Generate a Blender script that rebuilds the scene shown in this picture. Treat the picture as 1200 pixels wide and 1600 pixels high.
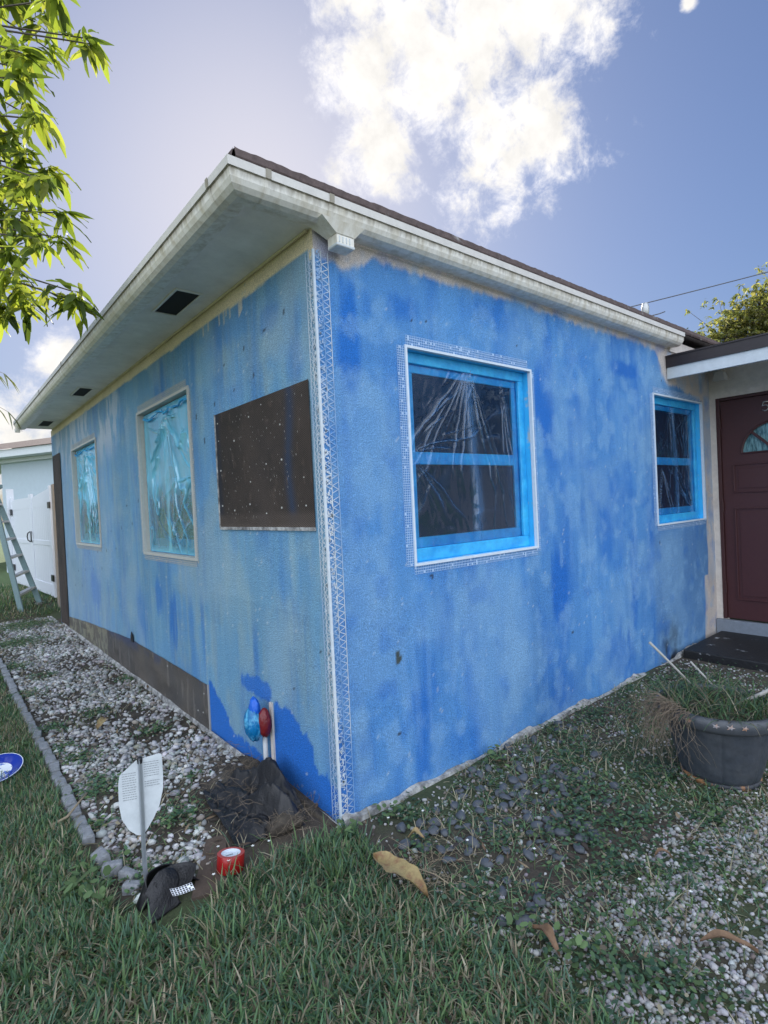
import bpy, math, random
import numpy as np
from mathutils import Vector
PI = math.pi
random.seed(7); rng = np.random.default_rng(11)
sc = bpy.context.scene
for _o in list(bpy.data.objects): bpy.data.objects.remove(_o)

# ------------------------------------------------------------------ camera
def basis(yaw, pitch, roll):
    y, t, r = [math.radians(a) for a in (yaw, pitch, roll)]
    f = np.array([-math.sin(y)*math.cos(t), math.cos(y)*math.cos(t), math.sin(t)])
    right = np.array([math.cos(y), math.sin(y), 0.0]); up = np.cross(right, f)
    return math.cos(r)*right + math.sin(r)*up, -math.sin(r)*right + math.cos(r)*up, f
CAM = np.array([-1.316, -1.980, 1.399])
R_, U_, F_ = basis(-39.674, -0.865, -2.729)
cd = bpy.data.cameras.new("camera"); cam = bpy.data.objects.new("camera", cd)
sc.collection.objects.link(cam)
from mathutils import Matrix
cam.matrix_world = Matrix(((R_[0], U_[0], -F_[0], CAM[0]), (R_[1], U_[1], -F_[1], CAM[1]), (R_[2], U_[2], -F_[2], CAM[2]), (0, 0, 0, 1)))
cd.sensor_fit = 'HORIZONTAL'; cd.sensor_width = 36.0; cd.lens = 36.0*854.289/1200.0
cd.clip_start = 0.02; cd.clip_end = 2000
sc.camera = cam
sc.render.resolution_x = 768; sc.render.resolution_y = 1024

# ------------------------------------------------------------------ light
SUN_EL = 29.0; SUN_AZ = 28.5                      # azimuth from +y towards +x
SKY_STRENGTH = 0.10; EXPOSURE = 0.98
sc.view_settings.view_transform = 'Standard'; sc.view_settings.look = 'None'
sc.view_settings.gamma = 1.0; sc.view_settings.exposure = EXPOSURE
sc.view_settings.use_curve_mapping = False
sl = bpy.data.lights.new("sun", 'SUN'); sl.energy = 3.6; sl.angle = math.radians(0.6); sl.color = (1.0, 0.93, 0.82)
so = bpy.data.objects.new("sun", sl); sc.collection.objects.link(so)
sd = Vector((math.sin(math.radians(SUN_AZ))*math.cos(math.radians(SUN_EL)), math.cos(math.radians(SUN_AZ))*math.cos(math.radians(SUN_EL)), math.sin(math.radians(SUN_EL))))
so.rotation_euler = sd.to_track_quat('Z', 'Y').to_euler(); so.location = (5, 9, 9)

world = bpy.data.worlds.new("World"); sc.world = world; world.use_nodes = True
def NN(nt, typ, **kw):
    n = nt.nodes.new(typ)
    for k, v in kw.items():
        if k.startswith('i_'):
            key = k[2:]; key = int(key) if key.isdigit() else key.replace('_', ' ')
            n.inputs[key].default_value = v
        else: setattr(n, k, v)
    return n
def build_world():
    nt = world.node_tree; nt.nodes.clear(); L = nt.links.new
    out = NN(nt, 'ShaderNodeOutputWorld'); bg = NN(nt, 'ShaderNodeBackground'); bg.inputs['Strength'].default_value = SKY_STRENGTH
    sky = NN(nt, 'ShaderNodeTexSky', sky_type='NISHITA', sun_disc=False)
    sky.sun_elevation = math.radians(SUN_EL); sky.sun_rotation = math.radians(SUN_AZ)
    sky.air_density = 1.0; sky.dust_density = 1.4; sky.ozone_density = 3.0; sky.altitude = 0
    tc = NN(nt, 'ShaderNodeTexCoord')
    def vm(op, a, b=None):
        n = NN(nt, 'ShaderNodeVectorMath', operation=op); L(a, n.inputs[0])
        if b is not None:
            if hasattr(b, 'is_output'): L(b, n.inputs[1])
            else: n.inputs[1].default_value = b
        return n
    def mt(op, a, b=None, clamp=False):
        n = NN(nt, 'ShaderNodeMath', operation=op, use_clamp=clamp)
        for i, v in enumerate((a, b)):
            if v is None: continue
            if hasattr(v, 'is_output'): L(v, n.inputs[i])
            else: n.inputs[i].default_value = v
        return n.outputs[0]
    d = vm('NORMALIZE', tc.outputs['Generated']).outputs[0]
    n1 = NN(nt, 'ShaderNodeTexNoise', i_Scale=7.0, i_Detail=9.0, i_Roughness=0.62); n1.inputs['Distortion'].default_value = 0.12; L(d, n1.inputs['Vector'])
    n2 = NN(nt, 'ShaderNodeTexNoise', i_Scale=19.0, i_Detail=8.0, i_Roughness=0.68); n2.inputs['Distortion'].default_value = 0.25; L(d, n2.inputs['Vector'])
    blobs = [((.534, .54, .651), .145), ((.603, .487, .632), .155), ((.645, .425, .640), .105), ((.500, .60, .62), .09), ((.557, .63, .542), .085),
             ((.675, .504, .539), .14), ((.599, .533, .598), .12), ((.719, .458, .522), .08), ((.480, .565, .672), .10), ((.655, .39, .65), .10),
             ((.752, .268, .602), .012), ((.159, .956, .245), .045), ((.109, .987, .12), .10), ((.0, .97, .13), .13)]
    acc = None
    for c, r in blobs:
        v = Vector(c).normalized()
        ln = vm('DISTANCE', d, tuple(v)).outputs['Value']
        b = mt('SUBTRACT', 1.0, mt('DIVIDE', ln, r))          # 1 at the centre, 0 at radius
        acc = b if acc is None else mt('MAXIMUM', acc, b)
    # unseen cloud cover added behind the camera as fill light for the shaded walls
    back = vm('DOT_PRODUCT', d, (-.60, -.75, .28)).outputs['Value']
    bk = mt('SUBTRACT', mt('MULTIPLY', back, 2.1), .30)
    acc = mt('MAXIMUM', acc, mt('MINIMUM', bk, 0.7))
    acc = mt('MAXIMUM', acc, -0.8)
    nn = mt('ADD', mt('MULTIPLY', mt('SUBTRACT', n1.outputs[0], .5), 3.4), mt('MULTIPLY', mt('SUBTRACT', n2.outputs[0], .5), 3.4))
    dens = mt('ADD', mt('MULTIPLY', acc, 1.75), nn)
    mr = NN(nt, 'ShaderNodeMapRange', interpolation_type='SMOOTHSTEP'); L(dens, mr.inputs[0])
    mr.inputs[1].default_value = 0.05; mr.inputs[2].default_value = 1.3; mr.inputs[4].default_value = 0.93
    # cloud colour: warm white, a little denser and greyer inside
    cr = NN(nt, 'ShaderNodeValToRGB'); L(mr.outputs[0], cr.inputs[0])
    e = cr.color_ramp.elements; e[0].position = 0; e[0].color = (.92, .92, 1, 1); e[1].position = 1; e[1].color = (1.0, .965, .90, 1)
    sc_ = NN(nt, 'ShaderNodeVectorMath', operation='SCALE'); L(cr.outputs[0], sc_.inputs[0]); sc_.inputs['Scale'].default_value = CLOUD
    n4 = NN(nt, 'ShaderNodeTexNoise', i_Scale=15.0, i_Detail=7.0, i_Roughness=0.6); L(vm('ADD', d, (3.1, .4, 1.7)).outputs[0], n4.inputs['Vector'])
    var = mt('ADD', .62, mt('MULTIPLY', n4.outputs[0], .85))
    sc2 = NN(nt, 'ShaderNodeVectorMath', operation='SCALE'); L(sc_.outputs[0], sc2.inputs[0])
    fr = NN(nt, 'ShaderNodeMapRange', interpolation_type='SMOOTHSTEP'); L(back, fr.inputs[0]); fr.inputs[1].default_value = -.1; fr.inputs[2].default_value = .5   # sunward clouds keep their level, the added rear ones are brightened as fill
    fr.inputs[3].default_value = 1.0; fr.inputs[4].default_value = CLOUD_FILL/CLOUD
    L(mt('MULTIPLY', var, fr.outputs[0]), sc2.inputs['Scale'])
    cool = NN(nt, 'ShaderNodeMix', data_type='RGBA'); L(mt('MULTIPLY', mt('ADD', back, .1), 1.7, True), cool.inputs[0]); cool.inputs[6].default_value = (1, 1, 1, 1); cool.inputs[7].default_value = (.875, .99, 1.20, 1)
    mx = NN(nt, 'ShaderNodeMix', data_type='RGBA'); L(mr.outputs[0], mx.inputs[0]); 
    # highlight roll-off of a bright sky: c / (1 + lum/k), with the camera's cool white balance
    lum = vm('DOT_PRODUCT', sky.outputs[0], (.3, .55, .15)).outputs['Value']
    den = mt('DIVIDE', 1.0, mt('ADD', 1.0, mt('DIVIDE', lum, SKY_K)))
    s1 = NN(nt, 'ShaderNodeVectorMath', operation='SCALE'); L(sky.outputs[0], s1.inputs[0]); L(den, s1.inputs['Scale'])
    s2 = vm('MULTIPLY', s1.outputs[0], SKY_TINT); L(s2.outputs[0], mx.inputs[6]); L(vm('MULTIPLY', sc2.outputs[0], cool.outputs[2]).outputs[0], mx.inputs[7])
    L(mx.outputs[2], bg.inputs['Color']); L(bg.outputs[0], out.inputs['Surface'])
CLOUD = 5.3; CLOUD_FILL = 13.0; SKY_K = 7.5; SKY_TINT = (.64, .69, .83)
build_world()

# ------------------------------------------------------------------ helpers
_perm = rng.random((257, 257))
def vnoise(x, y, seed=0):
    x = np.asarray(x, float) + seed*17.13; y = np.asarray(y, float) + seed*9.71
    xi = np.floor(x).astype(int); yi = np.floor(y).astype(int); fx = x-xi; fy = y-yi
    fx = fx*fx*(3-2*fx); fy = fy*fy*(3-2*fy)
    g = lambda a, b: _perm[a % 257, b % 257]
    return (g(xi, yi)*(1-fx)+g(xi+1, yi)*fx)*(1-fy) + (g(xi, yi+1)*(1-fx)+g(xi+1, yi+1)*fx)*fy
def fbm(x, y, seed=0, o=4, gain=.5):
    s = 0; a = 1; t = 0
    for i in range(o):
        s = s + a*vnoise(np.asarray(x)*2**i, np.asarray(y)*2**i, seed+i*3.7); t += a; a *= gain
    return s/t
def sstep(a, b, x): 
    t = np.clip((np.asarray(x, float)-a)/(b-a), 0, 1); return t*t*(3-2*t)
def gz(x, y):
    x = np.asarray(x, float); y = np.asarray(y, float)
    z = .13*sstep(6.9, 8.2, y) + .018*(fbm(x*1.7, y*1.7, 3)-.5) + .008*(fbm(x*9, y*9, 5)-.5)
    bed = sstep(-.95, -.8, x)*(1-sstep(-.02, .05, x))*sstep(.15, .4, y)*(1-sstep(7, 7.5, y))
    return z - .018*bed
C = sc.collection
class G:
    def __init__(s): s.v = []; s.f = []; s.n = 0
    def add(s, v, f):
        v = [tuple(map(float, p)) for p in v]
        s.f += [tuple(i+s.n for i in q) for q in f]; s.v += v; s.n += len(v); return s
    def box(s, a, b):
        (x0, y0, z0), (x1, y1, z1) = a, b
        return s.add([(x0,y0,z0),(x1,y0,z0),(x1,y1,z0),(x0,y1,z0),(x0,y0,z1),(x1,y0,z1),(x1,y1,z1),(x0,y1,z1)],
              [(0,3,2,1),(4,5,6,7),(0,1,5,4),(1,2,6,5),(2,3,7,6),(3,0,4,7)])
    def fbox(s, P, u0, u1, v0, v1, n0, n1):      # box in a local frame P(u,v,n)
        c = [P(u, v, n) for n in (n0, n1) for (u, v) in ((u0,v0),(u1,v0),(u1,v1),(u0,v1))]
        return s.add(c, [(0,3,2,1),(4,5,6,7),(0,1,5,4),(1,2,6,5),(2,3,7,6),(3,0,4,7)])
    def bar(s, a, b, w, t, up=(0,0,1)):
        a = Vector(a); b = Vector(b); d = (b-a).normalized(); up = Vector(up); sx = d.cross(up)
        if sx.length < 1e-4: sx = d.cross(Vector((1,0,0)))
        sx.normalize(); uy = sx.cross(d)
        c = []
        for p in (a, b):
            for (i, j) in ((-1,-1),(1,-1),(1,1),(-1,1)): c.append(p+sx*i*w/2+uy*j*t/2)
        return s.add(c, [(3,2,1,0),(4,5,6,7),(0,1,5,4),(1,2,6,5),(2,3,7,6),(3,0,4,7)])
    def tube(s, pts, rad, k=8, cap=True):
        pts = [Vector(p) for p in pts]; n = len(pts)
        if not hasattr(rad, '__len__'): rad = [rad]*n
        base = []; prev = None
        for i, p in enumerate(pts):
            d = (pts[min(i+1, n-1)]-pts[max(i-1, 0)]).normalized()
            if prev is None:
                prev = d.orthogonal().normalized()
            x = (prev - d*prev.dot(d)).normalized(); y = d.cross(x); prev = x
            base += [p + (x*math.cos(2*PI*j/k)+y*math.sin(2*PI*j/k))*rad[i] for j in range(k)]
        f = [(i*k+j, i*k+(j+1)%k, (i+1)*k+(j+1)%k, (i+1)*k+j) for i in range(n-1) for j in range(k)]
        if cap: f += [tuple(range(k-1, -1, -1)), tuple((n-1)*k+j for j in range(k))]
        return s.add(base, f)
    def lathe(s, prof, c=(0,0,0), k=32, rfun=None):
        v = []
        for (r, z) in prof:
            for j in range(k):
                a = 2*PI*j/k; rr = r*(rfun(a, z) if rfun else 1)
                v.append((c[0]+rr*math.cos(a), c[1]+rr*math.sin(a), c[2]+z))
        f = [(i*k+j, i*k+(j+1)%k, (i+1)*k+(j+1)%k, (i+1)*k+j) for i in range(len(prof)-1) for j in range(k)]
        return s.add(v, f)
def mesh_from(name, v, f, mat=None, smooth=False, cols=None):
    me = bpy.data.meshes.new(name)
    if isinstance(v, np.ndarray):
        me.vertices.add(len(v)); me.vertices.foreach_set('co', v.astype(np.float32).ravel())
        f = np.asarray(f); k = f.shape[1]
        me.loops.add(f.size); me.loops.foreach_set('vertex_index', f.astype(np.int32).ravel())
        me.polygons.add(len(f)); me.polygons.foreach_set('loop_start', np.arange(0, f.size, k, dtype=np.int32))
        try: me.polygons.foreach_set('loop_total', np.full(len(f), k, dtype=np.int32))
        except Exception: pass
        me.update(calc_edges=True); me.validate()
    else:
        me.from_pydata(v, [], f); me.update()
    if cols is not None:
        at = me.color_attributes.new('Col', 'FLOAT_COLOR', 'POINT')
        c4 = np.ones((len(me.vertices), 4), np.float32); c4[:, :3] = cols; at.data.foreach_set('color', c4.ravel())
    if smooth: me.polygons.foreach_set('use_smooth', [True]*len(me.polygons))
    if mat: me.materials.append(mat)
    return me
_off = {}
def put(name, geo, mat, parent=None, smooth=False, cols=None, bevel=0, label=None, origin=None):
    v, f = (geo.v, geo.f) if isinstance(geo, G) else geo
    v = np.array(v, float)
    if parent is None:
        org = np.array(origin) if origin is not None else np.array([(v[:,0].min()+v[:,0].max())/2, (v[:,1].min()+v[:,1].max())/2, v[:,2].min()])
    else: org = _off[parent.name]
    vv = v-org
    if isinstance(geo, G): me = mesh_from(name, [tuple(p) for p in vv], f, mat, smooth, cols)
    else: me = mesh_from(name, vv, f, mat, smooth, cols)
    o = bpy.data.objects.new(name, me); C.objects.link(o)
    if parent is None: o.location = org
    else: o.parent = parent
    _off[o.name] = org
    if bevel:
        m = o.modifiers.new('bevel', 'BEVEL'); m.width = bevel; m.segments = 2; m.limit_method = 'ANGLE'
    if label: o['label'] = label
    return o
def empty(name, loc):
    o = bpy.data.objects.new(name, None); C.objects.link(o); o.location = loc; o.empty_display_size = .1
    _off[o.name] = np.array(loc, float); return o
def tag(o, label=None, cat=None, group=None, kind=None):
    if label: o['label'] = label
    if cat: o['category'] = cat
    if group: o['group'] = group
    if kind: o['kind'] = kind
    return o

# ------------------------------------------------------------------ materials
def S(r, g, b):
    f = lambda c: (c/255/12.92) if c/255 <= .04045 else ((c/255+.055)/1.055)**2.4
    return (f(r), f(g), f(b))
def mat(name, col, rough=.7, metal=0, var=.0, vscale=8, col2=None, bump=0, bscale=60, spec=.5, attr=False, stretch=None, detail=6, sharp=(.35,.65), transl=0, coat=0):
    m = bpy.data.materials.new(name); m.use_nodes = True; nt = m.node_tree; L = nt.links.new
    b = nt.nodes['Principled BSDF']; b.inputs['Roughness'].default_value = rough; b.inputs['Metallic'].default_value = metal
    b.inputs['Specular IOR Level'].default_value = spec; b.inputs['Coat Weight'].default_value = coat
    tc = NN(nt, 'ShaderNodeTexCoord'); vec = tc.outputs['Object']
    if stretch:
        mp = NN(nt, 'ShaderNodeMapping'); mp.inputs['Scale'].default_value = stretch; L(vec, mp.inputs[0]); vec2 = mp.outputs[0]
    else: vec2 = vec
    cs = None
    if attr:
        a = NN(nt, 'ShaderNodeAttribute', attribute_name='Col'); cs = a.outputs['Color']
    if col2 is not None:
        n = NN(nt, 'ShaderNodeTexNoise', i_Scale=vscale, i_Detail=detail, i_Roughness=.6); L(vec2, n.inputs['Vector'])
        r = NN(nt, 'ShaderNodeMapRange'); L(n.outputs[0], r.inputs[0]); r.inputs[1].default_value = sharp[0]; r.inputs[2].default_value = sharp[1]
        x = NN(nt, 'ShaderNodeMix', data_type='RGBA'); L(r.outputs[0], x.inputs[0])
        if cs: L(cs, x.inputs[6])
        else: x.inputs[6].default_value = (*col, 1)
        x.inputs[7].default_value = (*col2, 1); cs = x.outputs[2]
    if var:
        n = NN(nt, 'ShaderNodeTexNoise', i_Scale=vscale*3.1, i_Detail=8.0, i_Roughness=.7); L(vec2, n.inputs['Vector'])
        r = NN(nt, 'ShaderNodeMapRange'); L(n.outputs[0], r.inputs[0]); r.inputs[1].default_value = .25; r.inputs[2].default_value = .75
        r.inputs[3].default_value = 1-var; r.inputs[4].default_value = 1+var
        x = NN(nt, 'ShaderNodeVectorMath', operation='SCALE')
        if cs: L(cs, x.inputs[0])
        else: x.inputs[0].default_value = col
        L(r.outputs[0], x.inputs['Scale']); cs = x.outputs[0]
    if cs: L(cs, b.inputs['Base Color'])
    else: b.inputs['Base Color'].default_value = (*col, 1)
    if bump:
        n = NN(nt, 'ShaderNodeTexNoise', i_Scale=bscale, i_Detail=5.0, i_Roughness=.6); L(vec, n.inputs['Vector'])
        bp = NN(nt, 'ShaderNodeBump'); bp.inputs['Strength'].default_value = bump; bp.inputs['Distance'].default_value = .01
        L(n.outputs[0], bp.inputs['Height']); L(bp.outputs[0], b.inputs['Normal'])
    if transl:
        t = NN(nt, 'ShaderNodeBsdfTranslucent'); ms = NN(nt, 'ShaderNodeMixShader'); ms.inputs[0].default_value = transl
        if cs: 
            g = NN(nt, 'ShaderNodeVectorMath', operation='MULTIPLY'); L(cs, g.inputs[0]); g.inputs[1].default_value = (1.9, 1.9, .8); L(g.outputs[0], t.inputs['Color'])
        else: t.inputs['Color'].default_value = (*col, 1)
        L(b.outputs[0], ms.inputs[1]); L(t.outputs[0], ms.inputs[2]); L(ms.outputs[0], nt.nodes['Material Output'].inputs['Surface'])
    return m
def stucco_mat(name):
    m = mat(name, (1,1,1), rough=.85, attr=True, var=.20, vscale=24, bump=0, spec=.25)
    nt = m.node_tree; L = nt.links.new; b = nt.nodes['Principled BSDF']
    tc = NN(nt, 'ShaderNodeTexCoord')
    n = NN(nt, 'ShaderNodeTexNoise', i_Scale=210.0, i_Detail=3.0, i_Roughness=.6); L(tc.outputs['Object'], n.inputs['Vector'])
    v = NN(nt, 'ShaderNodeTexVoronoi', i_Scale=150.0); L(tc.outputs['Object'], v.inputs['Vector'])
    a = NN(nt, 'ShaderNodeMath', operation='ADD'); L(n.outputs[0], a.inputs[0]); L(v.outputs['Distance'], a.inputs[1])
    n3 = NN(nt, 'ShaderNodeTexNoise', i_Scale=9.0, i_Detail=4.0); L(tc.outputs['Object'], n3.inputs['Vector'])
    b3 = NN(nt, 'ShaderNodeBump'); b3.inputs['Strength'].default_value = .35; b3.inputs['Distance'].default_value = .02; L(n3.outputs[0], b3.inputs['Height'])
    bp = NN(nt, 'ShaderNodeBump'); bp.inputs['Strength'].default_value = .75; bp.inputs['Distance'].default_value = .004
    L(a.outputs[0], bp.inputs['Height']); L(b3.outputs[0], bp.inputs['Normal']); L(bp.outputs[0], b.inputs['Normal'])
    # fine light/dark grain of the rough coat (lighter on the high grains)
    src = b.inputs['Base Color'].links[0].from_socket
    r = NN(nt, 'ShaderNodeMapRange'); L(n.outputs[0], r.inputs[0]); r.inputs[1].default_value = .3; r.inputs[2].default_value = .7; r.inputs[3].default_value = .62; r.inputs[4].default_value = 1.42
    x = NN(nt, 'ShaderNodeVectorMath', operation='SCALE'); L(src, x.inputs[0]); L(r.outputs[0], x.inputs['Scale']); L(x.outputs[0], b.inputs['Base Color'])
    return m
M = {}
M['stucco'] = stucco_mat('painted_stucco')
M['beige'] = mat('beige_stucco', (.70,.64,.57), .9, var=.12, vscale=6, bump=.5, bscale=150, col2=(.60,.54,.49))
M['gutter'] = mat('aged_gutter', (.84,.81,.73), .45, col2=(.56,.50,.37), vscale=2.6, stretch=(10,10,1.4), sharp=(.42,.78), var=.08)
def _under_lip(m):      # grime line where water drips under the lip
    nt = m.node_tree; L = nt.links.new; b = nt.nodes['Principled BSDF']; src = b.inputs['Base Color'].links[0].from_socket
    g = NN(nt, 'ShaderNodeNewGeometry'); sp = NN(nt, 'ShaderNodeSeparateXYZ'); L(g.outputs['Position'], sp.inputs[0])
    n = NN(nt, 'ShaderNodeTexNoise', i_Scale=1.0, i_Detail=6.0); mp = NN(nt, 'ShaderNodeMapping'); mp.inputs['Scale'].default_value = (45, 45, 9); L(g.outputs['Position'], mp.inputs[0]); L(mp.outputs[0], n.inputs['Vector'])
    ad = NN(nt, 'ShaderNodeMath', operation='MULTIPLY_ADD'); L(n.outputs[0], ad.inputs[0]); ad.inputs[1].default_value = .055; L(sp.outputs[2], ad.inputs[2])
    r = NN(nt, 'ShaderNodeMapRange'); L(ad.outputs[0], r.inputs[0]); r.inputs[1].default_value = 2.652; r.inputs[2].default_value = 2.682; r.inputs[4].default_value = .75
    x = NN(nt, 'ShaderNodeMix', data_type='RGBA'); L(r.outputs[0], x.inputs[0]); L(src, x.inputs[6]); x.inputs[7].default_value = (.17, .14, .085, 1); L(x.outputs[2], b.inputs['Base Color'])
_under_lip(M['gutter'])
M['lip'] = mat('gutter_lip', (.66,.63,.58), .4, var=.12, vscale=5)
M['soffit'] = mat('soffit_paint', (.86,.84,.79), .8, col2=(.74,.72,.66), vscale=2.5, var=.12, bump=.15, bscale=30)
M['frieze'] = mat('cream_band', (.74,.66,.45), .85, col2=(.60,.53,.38), vscale=4, var=.12, bump=.4, bscale=120)
M['shingle'] = mat('shingles', (.075,.050,.045), .9, var=.4, vscale=14, bump=.8, bscale=90, col2=(.12,.085,.075), sharp=(.45,.6))
M['shingle_edge'] = mat('shingle_edge', (.095,.068,.062), .9, var=.4, vscale=10, col2=(.28,.27,.26), sharp=(.62,.75))
M['darkfascia'] = mat('dark_drip_edge', (.022,.016,.018), .45, var=.2, vscale=6)
M['whiteboard'] = mat('white_board', (.55,.60,.63), .6, var=.12, vscale=5, bump=.1)
M['vent'] = mat('vent_screen', (.012,.012,.012), .9, var=.3, vscale=80)
M['white'] = mat('white_vinyl', (.72,.75,.80), .45, var=.06, vscale=20)
M['bead'] = mat('vinyl_bead', (.62,.70,.78), .5, var=.1, vscale=15)
M['beadc'] = mat('cream_bead', (.50,.50,.46), .55, var=.12, vscale=15)
M['flange'] = mat('thin_vinyl_flange', S(165,195,228), .5, var=.2, vscale=20)
M['tape'] = mat('blue_tape', S(62,182,232), .32, col2=S(35,150,215), vscale=10, var=.12, bump=.5, bscale=26, spec=.5)
M['tapedeep'] = mat('blue_tape_deep', S(20,95,200), .4, var=.15, vscale=20, bump=.6, bscale=40)
M['pane'] = mat('dark_glass', (.008,.030,.070), .06, spec=.5)
M['reveal'] = mat('window_reveal', (.50,.48,.42), .6, var=.1); M['revealr'] = mat('taped_reveal', S(60,180,235), .4, col2=(.5,.48,.42), vscale=4, sharp=(.55,.62), var=.1)
M['concrete'] = mat('crumbled_render', (.50,.50,.48), .95, col2=(.14,.14,.14), vscale=18, var=.35, bump=1, bscale=60)
M['door'] = mat('maroon_door', (.060,.017,.018), .45, var=.12, vscale=12)
M['doorframe'] = mat('maroon_frame', (.050,.014,.014), .5, var=.15, vscale=12)
M['threshold'] = mat('grey_threshold', (.20,.23,.27), .7, var=.15, vscale=10)
M['nickel'] = mat('brushed_metal', (.55,.53,.50), .35, metal=.8)
M['lamp'] = mat('lamp_housing', (.55,.53,.50), .5, var=.1)
M['black'] = mat('black_plastic', (.008,.008,.010), .38, var=.3, vscale=10, bump=.2, bscale=30)
M['fabric'] = mat('landscape_fabric', (.010,.010,.012), .42, var=.35, vscale=10, bump=.5, bscale=140, col2=(.035,.034,.033), sharp=(.55,.8))
M['slab'] = mat('tarred_slab', (.010,.010,.011), .6, var=.4, vscale=10, col2=(.30,.31,.32), sharp=(.63,.70), bump=.4)
M['soil'] = mat('soil', (.042,.034,.027), .95, var=.4, vscale=12, bump=1, bscale=50, col2=(.09,.075,.055))
M['pebble'] = mat('river_pebble', (.052,.060,.072), .6, col2=(.10,.11,.125), vscale=22, var=.25, bump=.15, bscale=90)
M['stone'] = mat('white_stone', (1,1,1), .85, attr=True, var=.15, vscale=25, bump=.4, bscale=120)
M['block'] = mat('edging_block', (.27,.28,.30), .9, var=.25, vscale=15, bump=.6, bscale=80, col2=(.16,.17,.17), sharp=(.5,.7))
M['grass'] = mat('grass_blades', (1,1,1), .55, attr=True, transl=.25, spec=.3)
M['leaf'] = mat('mango_leaf', (1,1,1), .5, attr=True, transl=.62, spec=.3)
M['bark'] = mat('bark', (.10,.085,.065), .9, var=.35, vscale=20, bump=.8, bscale=40)
M['dry'] = mat('dry_straw', (.26,.21,.14), .8, var=.3, vscale=20)
M['root'] = mat('dry_roots', (.16,.125,.09), .85, var=.3, vscale=30)
M['stick'] = mat('grey_stick', (.36,.35,.32), .8, var=.25, vscale=25)
M['petal'] = mat('white_petal', (.75,.76,.72), .6)
M['alu'] = mat('sign_post_metal', (.42,.46,.50), .35, metal=.6, var=.1)
M['signw'] = mat('sign_panel', (.60,.64,.66), .5, var=.08, vscale=12, col2=(.5,.54,.56))
M['ink'] = mat('sign_print', (.20,.22,.24), .6)
M['red'] = mat('red_tape', (.30,.012,.012), .25, var=.12, vscale=30, bump=.1, bscale=60)
M['redtop'] = mat('red_tape_side', (.40,.07,.055), .45, var=.15, vscale=30)
M['core'] = mat('tape_core_card', (.62,.68,.74), .5)
M['board'] = mat('weathered_board', (.085,.06,.045), .85, var=.3, vscale=8, stretch=(1,1,1), bump=.4)
M['pvc'] = mat('white_pipe', (.58,.60,.60), .45, var=.15, vscale=20)
M['pot'] = mat('slate_pot', (.040,.048,.060), .42, var=.2, vscale=8, col2=(.06,.066,.075), bump=.25, bscale=25)
M['terracotta'] = mat('terracotta', (.35,.16,.07), .85, var=.25, vscale=30)
M['ladder'] = mat('green_fibreglass', (.15,.23,.24), .45, var=.12, vscale=12)
M['alum'] = mat('ladder_step', (.46,.47,.46), .4, metal=.5, var=.15)
M['wood'] = mat('fence_wood', (.30,.25,.20), .85, var=.3, vscale=8, stretch=(6,6,.6), bump=.4, bscale=30)
M['nbrwall'] = mat('neighbour_wall', (.46,.54,.60), .8, var=.05, vscale=3)
M['nbrtrim'] = mat('neighbour_trim', (.60,.64,.65), .7, var=.06)
M['nbrbeige'] = mat('neighbour_column', (.42,.41,.35), .8, var=.1)
M['plate'] = mat('cobalt_glaze', (.010,.030,.28), .12, coat=.5)
M['platew'] = mat('white_glaze', (.66,.70,.74), .2, col2=(.08,.14,.45), vscale=26, sharp=(.56,.60))
M['wire'] = mat('black_wire', (.09,.09,.10), .6)
M['deadleaf'] = mat('dead_leaf', (.30,.23,.10), .6, var=.25, vscale=30, col2=(.20,.10,.05), sharp=(.45,.7))
M['brownleaf'] = mat('brown_leaf', (.17,.10,.055), .7, var=.3, vscale=30)
M['hole'] = mat('bare_patch', (.08,.10,.09), .9, var=.3, vscale=40)
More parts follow.
